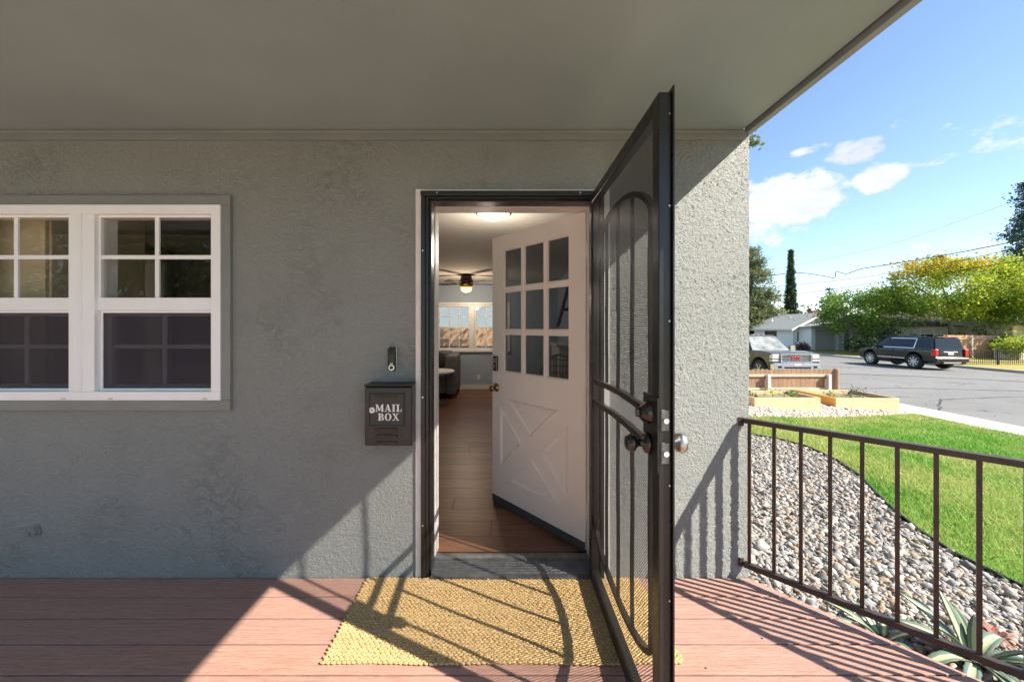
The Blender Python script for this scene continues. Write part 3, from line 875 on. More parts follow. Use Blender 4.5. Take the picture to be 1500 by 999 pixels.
for top in (True, False):
    pts = [(bx - .001, -t, arch(t, top)) for t in np.linspace(.056, .854, 41)]
    nm = 'arch_bar'
    MB().bar(pts, .02, .020, (1, 0, 0)).build(nm, M['black_metal'], sdoor)
for zz, dz in ((1.098, .012), (.988, .012)):
    pts = [(bx, -t, zz + dz * cos((t - .455) / .4 * pi / 2) ** 2 - .004) for t in np.linspace(.057, .867, 21)]
    MB().bar(pts, .02, .024, (1, 0, 0)).build('cross_bar', M['black_metal'], sdoor)
for t in (.095, .27, .445, .62, .795):
    wob = .003
    for (a, b_) in ((arch(t, False) + .008, .976), (1.118, arch(t) - .008)):
        pts = [(bx + .001, -t + wob * sin(k * .9 + t * 20), a + (b_ - a) * k / 8) for k in range(9)]
        MB().bar(pts, .012, .012, (1, 0, 0)).build('picket', M['black_metal'], sdoor)
    if t not in (.095, .795):
        MB().box(bx - .007, bx + .007, -t - .007, -t + .007, 1.45, 1.48, bev=.003).build('picket_collar', M['black_metal'], sdoor)
s = MB(); s.prism([(SY0 + .001, .935), (SY0 + .085, .985), (SY0 + .115, 1.02), (SY0 + .115, 1.165), (SY0 + .001, 1.165)], SX0 - .004, SX1 - .004, 'yzx'); s.build('lock_box', M['black_metal'], sdoor, bevel=.002)
ty = -.846
s = MB(); s.lathe([(.012, -.03), (.02, -.028), (.034, -.012), (.037, -.0005)], (SX0 - .004, ty, 1.106), 'x', 20); s.box(SX0 - .046, SX0 - .030, ty - .006, ty + .006, 1.092, 1.12, bev=.004); s.build('thumb_turn', M['dark_nickel'], sdoor, smooth=False)
s = MB(); s.lathe([(.004, -.075), (.02, -.072), (.028, -.06), (.027, -.048), (.013, -.036), (.012, -.018), (.03, -.012), (.036, -.0005)], (SX0 - .004, ty, 1.008), 'x', 20); s.build('inner_knob', M['dark_nickel'], sdoor, smooth=True)
s = MB(); s.lathe([(.036, .0005), (.033, .012), (.012, .018), (.012, .032), (.028, .042), (.033, .055), (.030, .068), (.012, .075), (.002, .076)], (SX1 + .005, ty, 1.008), 'x', 22); s.build('outer_knob', M['steel'], sdoor, smooth=True)
s = MB(); s.lathe([(.03, .0005), (.027, .014), (.012, .018)], (SX1 + .005, ty, 1.106), 'x', 20); s.build('lock_cylinder', M['steel'], sdoor, smooth=True)
for zc in (1.098, .998):
    s = MB(); s.box(SX0 + .007, SX1 - .007, SY0 - .0025, SY0 - .0004, zc - .032, zc + .032, bev=.001); q = s.build('latch_plate', M['alu'], sdoor)
    s = MB(); s.lathe([(.0085, -.011), (.009, -.002)], (XM, SY0, zc), 'y', 14); s.build('latch_bolt', M['chrome'], sdoor)
s = MB()
for zc in (.2, .55, .9, 1.4, 1.75, 2.03): s.lathe([(.003, -.0025), (.003, -.0003)], (SX1 - .006, SY0, zc), 'y', 8)
s.build('frame_rivet', M['steel'], sdoor)
for z_ in (.3, 1.05, 1.8):
    MB().lathe([(.009, z_ - .06), (.009, z_ + .06)], (SX1 + .012, -.012, 0), 'z', 12).build('hinge', M['black_metal'], sdoor)

# ================================================================== porch deck
deck = empty('porch_deck', (0, 0, 0), 0, kind='structure')
def edge_x(y): return 1.351 + .88 * (-y)
pitch, gap = .1432, .0072
for k in range(22):
    y1 = -.004 - k * pitch; y0 = y1 - pitch + gap
    xl = -4.7
    o = MB().prism([(xl, y0), (edge_x(y0), y0), (edge_x(y1), y1), (xl, y1)], -.028, 0).build('deck_board', M['deck'], deck, loc=(0, 0, 0), bevel=.0025, segs=2)
r = MB()
for x in np.arange(-4.4, 1.4, .4): r.box(x, x + .04, -3.1, -.01, -.2, -.032)
r.build('deck_joist', M['dark_wood'], deck)
MB().bar([(edge_x(.0) - .04, -.01, -.19), (edge_x(-3.14) - .04, -3.14, -.19)], .03, .30).build('rim_board', M['deck'], deck)
# screws in the boards near the railing
s = MB()
rr = random.Random(2)
for k in range(6):
    for fx in (.45, .9, 1.35):
        y = -.004 - k * pitch - rr.choice((.03, .11)); x = fx + .25 * k * .5 + rr.uniform(-.05, .05)
        if x < edge_x(y) - .05: s.lathe([(.004, .0003), (.004, .0012)], (x, y, 0), 'z', 8)
s.build('deck_screw', M['black_metal'], deck)

# ================================================================== doormat, woven in knots
mx0, mx1, my0, my1 = -.752, .735, -.534, -.012
mat_root = empty('doormat', ((mx0 + mx1) / 2, (my0 + my1) / 2, 0), 0, 'woven golden jute doormat in front of the open door', 'doormat')
off = Vector(((mx0 + mx1) / 2, (my0 + my1) / 2, 0))
bmk = bmesh.new(); bmesh.ops.create_icosphere(bmk, subdivisions=2, radius=1)
bmk.verts.ensure_lookup_table(); kv = np.array([v.co[:] for v in bmk.verts]); kf = np.array([[v.index for v in f.verts] for f in bmk.faces]); bmk.free()
nx, ny = 70, 46
sx, sy = (mx1 - mx0) / nx, (my1 - my0) / ny
VS, FS = [], []; c0 = 0
for j_ in range(ny):
    for i in range(nx):
        cx = mx0 + (i + .5 + (.5 if j_ % 2 else 0)) * sx + RNG.normal(0, sx * .07); cy = my0 + (j_ + .5) * sy + RNG.normal(0, sy * .06) + .004 * sin(i * .21 + j_ * .6)
        an = (.26 if j_ % 2 else -.22) + RNG.normal(0, .09)
        v = kv * np.array([sx * .58, sy * .54, .0058 * RNG.uniform(.8, 1.15)])
        ca, sa = cos(an), sin(an)
        v = np.stack([v[:, 0] * ca - v[:, 1] * sa, v[:, 0] * sa + v[:, 1] * ca, v[:, 2] + .0075], 1) + np.array([cx, cy, 0])
        VS.append(v); FS.append(kf + c0); c0 += len(kv)
weave = array_mesh('weave', np.concatenate(VS) - np.array(off), np.concatenate(FS), M['jute'], mat_root, True)
weave['kind'] = 'stuff'
MB().box(mx0 + .008 - off.x, mx1 - off.x, my0 + .006 - off.y, my1 - .004 - off.y, .0008, .007).build('backing', M['jute'], mat_root)

# ================================================================== porch railing
RA = Vector((1.313, 0, 0)); RD = Vector((.95, -1, 0))
rail = empty('porch_railing', (1.313, -.02, 0), 0, 'dark brown metal railing along the right deck edge', 'railing')
def RP(s, z): return RA + RD * s + Vector((0, 0, z)) - Vector((1.313, -.02, 0))
RN = RD.normalized()
MB().bar([RP(.012, .872), RP(2.3, .872)], .036, .026).build('top_rail', M['rust_metal'], rail, bevel=.003)
MB().bar([RP(.012, .085), RP(2.3, .085)], .030, .028).build('bottom_rail', M['rust_metal'], rail, bevel=.003)
proto = None
for k in range(28):
    s_ = .030 + .0799 * k
    if proto is None:
        side = Vector((-RN.y, RN.x, 0)) * .0075; fw_ = RN * .0075
        base = [side + fw_, side - fw_, -side - fw_, -side + fw_]
        proto = MB().add([b_ + Vector((0, 0, .099)) for b_ in base] + [b_ + Vector((0, 0, .859)) for b_ in base], [(3, 2, 1, 0), (4, 5, 6, 7), (0, 1, 5, 4), (1, 2, 6, 5), (2, 3, 7, 6), (3, 0, 4, 7)]).build('baluster', M['rust_metal'], rail)
        o = proto
    else:
        o = proto.copy(); COL.objects.link(o)
    p = RP(s_, 0); o.location = (p.x, p.y, 0)
for z in (.865, .090):
    s = MB(); s.box(-.016, .016, .0165, .0195, z - .026, z + .022, bev=.001); s.lathe([(.006, .011), (.0075, .0163)], (0, 0, z - .017), 'y', 10); s.build('wall_bracket', M['rust_metal'], rail)

# ================================================================== mailbox with its lettering
mb = empty('mailbox', (-.6045, -.001, .756), 0, 'small black metal mailbox with white lettering beside the doorway', 'mailbox')
def LM(px, py, d=1.944):      # photo px on the mailbox front -> local x, z
    return ((px - CX) * d / F + .6045, CAMZ - (py - CY) * d / F - .756)
W2, HT = .1235, .319
s = MB(); s.prism([(-.1, .012), (-.1, HT - .012), (-.094, HT - .004), (0, HT), (0, 0), (-.09, 0)], -W2, W2, 'yzx'); s.build('body', M['black_metal'], mb, bevel=.006, segs=3)
s = MB(); s.box(-W2 - .003, W2 + .003, -.1035, -.001, HT - .002, HT + .006, bev=.002); s.build('lid', M['black_metal'], mb)
a = LM(541, 575.6); b_ = LM(593, 623.7)
s = MB()
for (x0, x1, z0, z1) in ((a[0], b_[0], a[1] - .003, a[1]), (a[0], b_[0], b_[1], b_[1] + .003), (a[0], a[0] + .003, b_[1] + .003, a[1] - .003), (b_[0] - .003, b_[0], b_[1] + .003, a[1] - .003)):
    s.box(x0, x1, -.1055, -.0995, z0, z1)
s.box(a[0] + .006, b_[0] - .006, -.1035, -.0995, b_[1] + .006, a[1] - .006)
s.build('front_flap', M['black_metal'], mb)
for py in (581, 630, 639.5, 649.5):
    a = LM(550, py - 3); b_ = LM(582, py + 3)
    s = MB(); n = 10
    s.prism([(a[0], b_[1]), (b_[0], b_[1]), (b_[0], a[1] - .006), (b_[0] - .006, a[1]), (a[0] + .006, a[1]), (a[0], a[1] - .006)], -.1045, -.0995, 'xzy')
    vv = s.v
    s.v = [(x, (y + .0025 if (z < (a[1] + b_[1]) / 2 and y < -.1) else y - .003 if y < -.1 else y), z) for x, y, z in vv]
    s.build('louvre', M['black_metal'], mb)
# letters built from strokes: unit box 0..1 x 0..1
def quad(x0, y0, x1, y1, w): return [(x0 - w / 2, y0), (x0 + w / 2, y0), (x1 + w / 2, y1), (x1 - w / 2, y1)]
def ring(cx, cy, rx, ry, tx, ty_, a0=0, a1=360, n=20):
    out = []
    for k in range(n):
        t0 = radians(a0 + (a1 - a0) * k / n); t1 = radians(a0 + (a1 - a0) * (k + 1) / n)
        out.append([(cx + rx * cos(t0), cy + ry * sin(t0)), (cx + rx * cos(t1), cy + ry * sin(t1)), (cx + (rx - tx) * cos(t1), cy + (ry - ty_) * sin(t1)), (cx + (rx - tx) * cos(t0), cy + (ry - ty_) * sin(t0))])
    return out
def rect(x0, x1, y0, y1): return [(x0, y0), (x1, y0), (x1, y1), (x0, y1)]
GL = {
 'M': (1.15, [rect(.1, .2, .06, .94), rect(.84, 1.08, .06, .94), quad(.2, 1, .55, .12, .24), quad(.92, 1, .55, .12, .1), rect(0, .32, 0, .07), rect(.76, 1.16, 0, .07), rect(0, .22, .93, 1), rect(.94, 1.16, .93, 1)]),
 'A': (.95, [quad(.18, .05, .48, 1, .1), quad(.74, .05, .46, 1, .25), rect(.28, .62, .28, .36), rect(0, .32, 0, .07), rect(.54, .96, 0, .07)]),
 'I': (.5, [rect(.12, .38, .06, .94), rect(0, .5, 0, .07), rect(0, .5, .93, 1)]),
 'L': (.8, [rect(.12, .38, .06, .94), rect(0, .5, .93, 1), rect(0, .76, 0, .08), rect(.67, .78, .08, .34)]),
 'B': (.85, [rect(.12, .38, .06, .94), rect(0, .45, 0, .08), rect(0, .45, .92, 1)] + ring(.42, .74, .36, .26, .23, .08, -90, 90, 10) + ring(.44, .27, .42, .27, .25, .08, -90, 90, 10)),
 'O': (.95, ring(.47, .5, .46, .52, .24, .07, 0, 360, 28)),
 'X': (.95, [quad(.78, 0.06, .2, .94, .25), quad(.2, .06, .74, .94, .1), rect(0, .34, 0, .07), rect(.56, .98, 0, .07), rect(0, .42, .93, 1), rect(.6, .94, .93, 1)]),
 'G': (.95, ring(.5, .5, .48, .5, .22, .2, 35, 325, 22) + [rect(.5, .95, .36, .54), rect(.74, .95, .08, .4)]),
 'C': (.9, ring(.5, .5, .48, .5, .22, .2, 40, 320, 22)),
}
def lettering(text, x0, x1, z0, z1, yf, depth, sp=.1):
    wid = sum(GL[ch][0] for ch in text) + sp * (len(text) - 1)
    k = (x1 - x0) / wid; hgt = z1 - z0; x = x0; s = MB(); n = 0
    for ch in text:
        for poly in GL[ch][1]:
            q = [(x + p[0] * k, z0 + p[1] * hgt) for p in poly]
            e = (n % 7) * .00006; n += 1
            s.prism(q, yf - depth - e, yf - .0002, 'xzy')
        x += (GL[ch][0] + sp) * k
    return s
a = LM(550.5, 602.5); b_ = LM(589, 592)
s = lettering('MAIL', a[0], b_[0], a[1], b_[1], -.1036, .0006)
a = LM(554, 615.5); b_ = LM(585, 605)
s2 = lettering('BOX', a[0], b_[0], a[1], b_[1], -.1036, .0006)
s.add(s2.v, s2.f); s.build('lettering', M['white_print'], mb)
a = LM(545.3, 600.5); s = MB()
for k in range(10):
    an = 2 * pi * k / 10; s.lathe([(.0048, -.1046 - k * .00004), (.0048, -.1037)], (a[0] + .0115 * cos(an), 0, a[1] + .0115 * sin(an)), 'y', 10)
s.lathe([(.0095, -.1052), (.0095, -.1037)], (a[0], 0, a[1]), 'y', 14); s.build('flower_emblem', M['white_print'], mb)
MB().lathe([(.0042, -.1056), (.0042, -.1053)], (a[0], 0, a[1]), 'y', 12).build('emblem_centre', M['black_metal'], mb)

# ================================================================== doorbell
q = P(574.5, 526, -.012)
db = empty('video_doorbell', (q.x, -.001, q.z), 0, 'slim black video doorbell with round button above the mailbox', 'doorbell')
s = MB(); s.box(-.024, .024, -.008, 0, -.066, .066, bev=.003); s.build('back_plate', M['steel'], db)
s = MB(); s.box(-.021, .023, -.027, -.0085, -.065, .065, bev=.008); s.build('body', M['black_plastic'], db)
s = MB(); s.lathe([(.0155, -.0295), (.0165, -.027)], (.001, 0, -.045), 'y', 24); s.build('button', M['chrome'], db)
s = MB(); s.lathe([(.0105, -.031), (.0115, -.0297)], (.001, 0, -.045), 'y', 24); s.build('button_face', M['black_plastic'], db)
s = MB(); s.lathe([(.002, -.031), (.009, -.0295), (.0115, -.027)], (.001, 0, .043), 'y', 20); s.build('camera_lens', M['car_glass'], db, smooth=True)
s = MB(); s.box(-.007, .009, -.0278, -.0272, -.0245, -.0205); s.build('status_light', M['steel'], db)

# ================================================================== pipe stub on the wall
q = P(45, 780, -.02)
hb = empty('pipe_stub', (q.x, -.001, q.z), 0, 'small round painted pipe stub low on the wall under the window', 'pipe')
s = MB(); s.lathe([(.036, -.004), (.032, 0)], (0, 0, 0), 'y', 20); s.build('flange', M['stucco'], hb)
s = MB(); s.lathe([(.014, -.024), (.021, -.022), (.024, -.017), (.024, -.010), (.027, -.006), (.027, -.0045)], (0, 0, 0), 'y', 18); s.build('cap', M['stucco'], hb, smooth=True)
s = MB(); s.box(-.007, .007, -.033, -.0245, -.007, .007, bev=.002); s.build('square_plug', M['stucco'], hb)

# ================================================================== ground sheets
def strip_sheet(name, mat, xs, zs, y0, y1, kind='structure', ny=1):
    v = []; f = []
    ys = np.linspace(y0, y1, ny + 1)
    for y in ys:
        for x, z in zip(xs, zs): v.append((x, y, z))
    n = len(xs)
    for j_ in range(ny):
        for i in range(n - 1): f.append((j_ * n + i, j_ * n + i + 1, (j_ + 1) * n + i + 1, (j_ + 1) * n + i))
    o = MB().add(v, f).build(name, mat, fix=False); o['kind'] = kind; return o
strip_sheet('ground', M['soil'], [-600, 4.4, 11.0, 11.6, 12.4, 29.7, 30.2, 900], [-.36, -.36, -.945, -1.14, -1.30, -1.34, FAR_Z - .01, FAR_Z - .01], -600, 900)
strip_sheet('street', M['asphalt'], [12.1, 20.9, 29.68], [STREET_Z, STREET_Z + .02, STREET_Z - .15], -120, 260)
def street_z(x): return STREET_Z + .02 * (x - 12.1) / 8.8 if x < 20.9 else STREET_Z + .02 - .17 * (x - 20.9) / 8.78
def poly_sheet(name, mat, poly, lift, cuts=(4.4, 11.0)):
    bm = bmesh.new()
    bm.faces.new([bm.verts.new((x, y, 0)) for x, y in poly])
    for c in cuts:
        bmesh.ops.bisect_plane(bm, geom=bm.verts[:] + bm.edges[:] + bm.faces[:], plane_co=(c, 0, 0), plane_no=(1, 0, 0))
    bmesh.ops.triangulate(bm, faces=bm.faces[:])
    bmesh.ops.recalc_face_normals(bm, faces=bm.faces[:])
    for v in bm.verts: v.co.z = gz(v.co.x) + lift
    for f in bm.faces:
        if f.normal.z < 0: f.normal_flip()
    me = bpy.data.meshes.new(name); bm.to_mesh(me); bm.free(); me.materials.append(mat)
    o = link(bpy.data.objects.new(name, me)); o['kind'] = 'structure'; return o
CURVE = [(3.0, 4.1), (3.55, 4.06), (3.97, 3.89), (4.25, 3.6), (4.38, 3.3), (4.32, 2.75), (4.11, 2.2), (3.87, 1.8), (3.67, 1.43), (3.5, 1.05), (3.42, .75), (3.43, .4), (3.6, -.4), (4.0, -1.5), (4.6, -3), (5.2, -6)]
PINKB = [(1.37, 4.6), (3, 4.75), (4.82, 5.2), (6.4, 5.72), (7.93, 6.33), (9.4, 7.0), (10.94, 7.8)]
GRAVEL = [(1.37, 4.1)] + CURVE + [(3.2, -6), (edge_x(-2.9) - .1, -2.9), (1.30, 0.02), (1.37, .1)]
LAWN = [(1.37, 4.1)] + CURVE + [(10.94, -6)] + PINKB[::-1]
PINK = PINKB + [(10.94, 11.2), (1.37, 11.2)]
poly_sheet('gravel_bed', M['stone_bed'], GRAVEL, .002)
poly_sheet('lawn', M['lawn'], LAWN, .006)
poly_sheet('pebble_bed', M['pink_bed'], PINK, .004)
poly_sheet('far_lawn', M['dry_lawn'], [(1.37, 11.2), (10.94, 11.2), (10.94, 60), (1.37, 60)], .004)
poly_sheet('bounce_slab', M['concrete'], [(-14, -16), (3.1, -16), (3.1, -3.3), (-14, -3.3)], .008)  # unseen pale slab added to bounce sunlight into the porch
poly_sheet('far_lawn', M['dry_lawn'], [(-40, -60), (10.94, -60), (10.94, -16.02), (-40, -16.02)], .004)
poly_sheet('far_lawn', M['dry_lawn'], [(3.2, -16), (10.94, -16), (10.94, -6), (3.2, -6)], .004)
# sidewalk slabs with joints, kerb
side = MB()
for k in range(60):
    y0 = -26 + k * 1.5
    side.box(10.95, 11.98, y0 + .006, y0 + 1.494, -1.25, -.925)
side.box(10.96, 11.97, -26, 64, -1.25, -.938); side.build('sidewalk', M['concrete'])['kind'] = 'structure'
MB().box(11.985, 12.14, -26, 64, -1.3, -.93).build('kerb', M['concrete'], bevel=.02)['kind'] = 'structure'
MB().box(29.64, 29.84, -60, 140, -1.4, FAR_Z + .01).build('kerb', M['concrete'], bevel=.02)['kind'] = 'structure'
strip_sheet('far_verge', M['dry_lawn'], [29.84, 33.5, 60], [FAR_Z + .004] * 3, -60, 140)
MB().bar([(x, y, gz(x) + .012) for x, y in CURVE], .012, .05).build('lawn_edging', M['black_plastic'])['kind'] = 'structure'

def tar_seam(pts, w, seed):
    rr = random.Random(seed); v = []; f = []
    P_ = [Vector((p[0], p[1], 0)) for p in pts]; n = 60
    for k in range(n + 1):
        t = k / n * (len(P_) - 1); i = min(int(t), len(P_) - 2); q = P_[i].lerp(P_[i + 1], t - i); dr = (P_[i + 1] - P_[i]).normalized(); sd = Vector((-dr.y, dr.x, 0))
        q = q + sd * rr.uniform(-.05, .05); ww = w * rr.uniform(.5, 1.3)
        for s_ in (-1, 1):
            z = q + sd * ww * s_; v.append((z.x, z.y, street_z(z.x) + .005))
    for k in range(n): f.append((2 * k, 2 * k + 1, 2 * k + 3, 2 * k + 2))
    MB().add(v, f).build('tar_seam', M['tar'], fix=False)['kind'] = 'structure'
tar_seam([(12.3, 19.9), (17.9, 17.55), (21, 16.4), (24, 15.05), (29.5, 12.6)], .10, 1)
tar_seam([(12.3, 12.6), (16, 13.0), (20, 12.2), (26, 11.9), (29.4, 11.2)], .035, 2)
tar_seam([(13.0, 9.0), (15, 10.6), (18, 11.0), (22, 9.6), (27, 9.1)], .025, 3)
tar_seam([(17.5, 24), (21, 21.2), (26.5, 19.8)], .04, 4)

def inside(poly, pts):
    x, y = pts[:, 0], pts[:, 1]; r = np.zeros(len(pts), bool); n = len(poly)
    for i in range(n):
        x1, y1 = poly[i]; x2, y2 = poly[(i + 1) % n]
        if y1 == y2: continue
        c = ((y1 > y) != (y2 > y)) & (x < (x2 - x1) * (y - y1) / (y2 - y1) + x1); r ^= c
    return r
gzv = np.vectorize(gz)
def ico(sub):
    bm = bmesh.new(); bmesh.ops.create_icosphere(bm, subdivisions=sub, radius=1); bm.verts.ensure_lookup_table()
    v = np.array([q.co[:] for q in bm.verts]); f = np.array([[q.index for q in g.verts] for g in bm.faces]); bm.free(); return v, f
def stones(name, mat, pts, size, kinds, flat=.5, lift=.45, seed=1, smooth=True):
    rg = np.random.default_rng(seed)
    base_v, base_f = kinds
    forms = []
    for k in range(14):
        dv = np.array([mnoise.noise(Vector(p) * 1.3 + Vector((k * 7.1, 0, 0))) for p in base_v])
        dv2 = np.array([mnoise.noise(Vector(p) * 2.6 + Vector((0, k * 5.3, 0))) for p in base_v])
        forms.append(base_v * (1 + .42 * dv + .2 * dv2)[:, None])
    n = len(pts); nv = len(base_v)
    which = rg.integers(0, len(forms), n); V = np.stack(forms)[which]
    s = size * np.exp(rg.normal(0, .32, n))
    V = V * np.stack([s * rg.uniform(.8, 1.3, n), s * rg.uniform(.6, .95, n), s * rg.uniform(flat * .7, flat * 1.3, n)], 1)[:, None, :]
    def rot(V, a, i, j_):
        c, q = np.cos(a)[:, None], np.sin(a)[:, None]
        A = V[:, :, i] * c - V[:, :, j_] * q; B = V[:, :, i] * q + V[:, :, j_] * c
        V[:, :, i] = A; V[:, :, j_] = B
    rot(V, rg.normal(0, .45, n), 0, 2); rot(V, rg.normal(0, .45, n), 1, 2); rot(V, rg.uniform(0, 6.28, n), 0, 1)
    z = gzv(pts[:, 0]) + s * lift * rg.uniform(.3, 1.5, n)
    V = V + np.stack([pts[:, 0], pts[:, 1], z], 1)[:, None, :]
    Fc = (base_f[None] + (np.arange(n) * nv)[:, None, None]).reshape(-1, 3)
    o = array_mesh(name, V.reshape(-1, 3), Fc, mat, None, smooth); o['kind'] = 'stuff'; return o
rg = np.random.default_rng(4)
p = rg.uniform((1.2, -3.2), (4.6, 4.2), (76000, 2)); p = p[inside(GRAVEL, p)]
near = p[:, 1] < 1.1
stones('river_stones', M['stone'], p[near], .0165, ico(2), seed=2)
stones('river_stones', M['stone'], p[~near], .0165, ico(1), seed=3)
p = rg.uniform((1.4, 4.6), (10.9, 11.1), (26000, 2)); p = p[inside(PINK, p)]
stones('pink_pebbles', M['pink_stone'], p, .026, ico(1), seed=5)

# grass blades
def blades(name, poly, n, box, h, mat, seed):
    rg = np.random.default_rng(seed)
    p = rg.uniform(box[0], box[1], (n, 2))
    d = p[:, 1] + 2.044
    keep = inside(poly, p) & (rg.uniform(0, 1, n) < np.clip(4.2 / np.maximum(d, .5), .18, 1)) & (p[:, 0] < 1.9 * np.maximum(d, 1.2) + 1.5)
    p = p[keep]; d = d[keep]; n = len(p)
    z = gzv(p[:, 0]); a = rg.uniform(0, 6.28, n); hh = h * rg.uniform(.5, 1.35, n); w = .0035 * np.clip(d / 2.6, 1, 4)
    patch = np.array([mnoise.noise(Vector((x * .9, y * .9, 0))) for x, y in p]); hh *= 1 + .35 * patch
    lean = rg.normal(0, .55, (n, 2)) * hh[:, None]
    c, s = np.cos(a), np.sin(a)
    b0 = np.stack([p[:, 0] - c * w, p[:, 1] - s * w, z], 1); b1 = np.stack([p[:, 0] + c * w, p[:, 1] + s * w, z], 1)
    tip = np.stack([p[:, 0] + lean[:, 0], p[:, 1] + lean[:, 1], z + hh], 1)
    o = array_mesh(name, np.stack([b0, b1, tip], 1).reshape(-1, 3), 3, mat); o['kind'] = 'stuff'
blades('grass', LAWN, 620000, ((1.37, -2.5), (10.94, 7.9)), .05, M['grass'], 9)

# ================================================================== agaves by the railing
def agave(x, y, z, leaves, label, seed, sc=1.0):
    root = empty('agave', (x, y, z), 0, label, 'agave', 'striped agaves beside the porch railing')
    rr = random.Random(seed)
    for (az, el, L_, W_, curl) in leaves:
        az = radians(az); el = radians(el); L_ *= sc; W_ *= sc
        n = 12; vs = []; ac = []; fs = []
        dirh = Vector((cos(az), sin(az), 0)); sd = Vector((-sin(az), cos(az), 0))
        p_ = dirh * .03 + Vector((0, 0, .01)); e = el
        for i in range(n + 1):
            u = i / n
            wd = 1.55 * W_ * (0.55 + .75 * u - .2 * u * u) * (1 - u ** 3.2) * .78 + .0005
            up = (dirh * -sin(e) + Vector((0, 0, cos(e))))
            for q in (-1, -.5, 0, .5, 1):
                spine = (1.06 if i % 2 else .95) if abs(q) == 1 else 1
                vs.append(p_ + sd * q * wd * spine + up * (abs(q) ** 1.6) * wd * .42); ac.append(q)
            p_ = p_ + (dirh * cos(e) + Vector((0, 0, sin(e)))) * (L_ / n); e -= radians(curl) / n
        for i in range(n):
            for k in range(4): fs.append((i * 5 + k, i * 5 + k + 1, (i + 1) * 5 + k + 1, (i + 1) * 5 + k))
        o = MB().add(vs, fs).build('leaf', M['agave'], root, smooth=True)
        at = o.data.attributes.new('across', 'FLOAT', 'POINT'); at.data.foreach_set('value', ac)
        sm = o.modifiers.new('thick', 'SOLIDIFY'); sm.thickness = .006; sm.offset = 0
    return root
q = P(1428, 935, -.10); 
ag1 = [(100, 72, .34, .038, 10), (60, 62, .30, .036, 60), (20, 40, .34, .04, 75), (-20, 30, .36, .038, 70), (150, 42, .40, .036, 65), (185, 25, .36, .036, 70), (120, 55, .36, .036, 40),
       (-60, 50, .26, .036, 30), (-100, 30, .26, .034, 40), (215, 20, .34, .034, 60), (250, 35, .26, .034, 60), (40, 78, .24, .03, 10), (300, 60, .26, .03, 20), (170, 65, .3, .034, 50), (0, 15, .38, .036, 50)]
agave(2.43, -.14, -.345, ag1, 'larger striped agave with upright green and cream leaves beside railing', 3, .86)
ag2 = [(150, 20, .34, .030, 35), (185, 15, .32, .028, 40), (120, 30, .32, .03, 45), (220, 25, .28, .028, 40), (90, 45, .28, .03, 50), (260, 40, .24, .028, 30), (40, 40, .22, .028, 40), (330, 50, .2, .028, 30), (165, 50, .24, .026, 40)]
agave(2.10, .0, -.345, ag2, 'smaller low agave with narrow spreading leaves at the deck edge', 5, .72)
s = MB()
rr = random.Random(8)
for k in range(14):
    a = rr.uniform(0, 6.28); s.bar([(0, 0, 0), (.05 * cos(a), .05 * sin(a), .03), (.1 * cos(a), .1 * sin(a), .015)], .012, .002)
o = s.build('dried_leaf_clump', M['brick'], loc=(2.72, -.0, -.33)); tag(o, 'small brown dried leaf clump on the stones right of the agave', 'dead leaves')

# ================================================================== planters
def planter(x0, x1, y0, y1, label, left_mat, zt):
    zb = gz((x0 + x1) / 2) - .12
    root = empty('raised_planter', ((x0 + x1) / 2, (y0 + y1) / 2, gz((x0 + x1) / 2)), 0, label, 'planter box', 'raised planter boxes')
    o = root.location; th = .042
    def bx(a, b, c, d, e, f, m, n):
        return MB().box(a - o.x, b - o.x, c - o.y, d - o.y, e - o.z, f - o.z).build(n, m, root, bevel=.004)
    bx(x0, x1, y0, y0 + th, zb, zt, M['new_wood'], 'side_board'); bx(x0, x1, y1 - th, y1, zb, zt - .002, M['new_wood'], 'side_board')
    bx(x0 - .001, x0 + th, y0 + th + .001, y1 - th - .001, zb, zt + .001, left_mat, 'side_board'); bx(x1 - th, x1 + .001, y0 + th + .001, y1 - th - .001, zb, zt + .001, M['new_wood'], 'side_board')
    s = MB(); n = 14; v = []; f = []
    for j_ in range(n + 1):
        for i in range(n + 1):
            x = x0 + th + (x1 - x0 - 2 * th) * i / n; y = y0 + th + (y1 - y0 - 2 * th) * j_ / n
            v.append((x - o.x, y - o.y, zt - .10 + .05 * mnoise.noise(Vector((x * 3, y * 3, 1))) - o.z))
    for j_ in range(n):
        for i in range(n): f.append((j_ * (n + 1) + i, j_ * (n + 1) + i + 1, (j_ + 1) * (n + 1) + i + 1, (j_ + 1) * (n + 1) + i))
    s.add(v, f).build('soil', M['soil'], root)
    return root
planter(5.83, 7.36, 6.53, 7.55, 'pale new wood planter box nearer the house wall, left of the other', M['new_wood'], -.245)
planter(8.77, 10.44, 7.70, 9.07, 'planter box with an orange left side near the sidewalk', M['orange_wood'], -.48)
def leafpts(n, c, r, rg): return rg.normal(0, 1, (n, 3)) * np.array(r) * .5 + np.array(c)
def leaf_quads(name, pts, size, mat, parent, rg, up=.3, asp=.6):
    n = len(pts)
    nrm = rg.normal(0, 1, (n, 3)); nrm[:, 2] = np.abs(nrm[:, 2]) + up; nrm /= np.linalg.norm(nrm, axis=1)[:, None]
    a = rg.normal(0, 1, (n, 3)); u = np.cross(nrm, a); u /= np.linalg.norm(u, axis=1)[:, None]; v = np.cross(nrm, u)
    s = (size * rg.uniform(.6, 1.35, n))[:, None]
    q = np.stack([pts - u * s * .5, pts + v * s * asp * .5 + nrm * s * .08, pts + u * s * .5, pts - v * s * asp * .5 + nrm * s * .08], 1)
    return array_mesh(name, q.reshape(-1, 3), 4, mat, parent)
rg2 = np.random.default_rng(21)
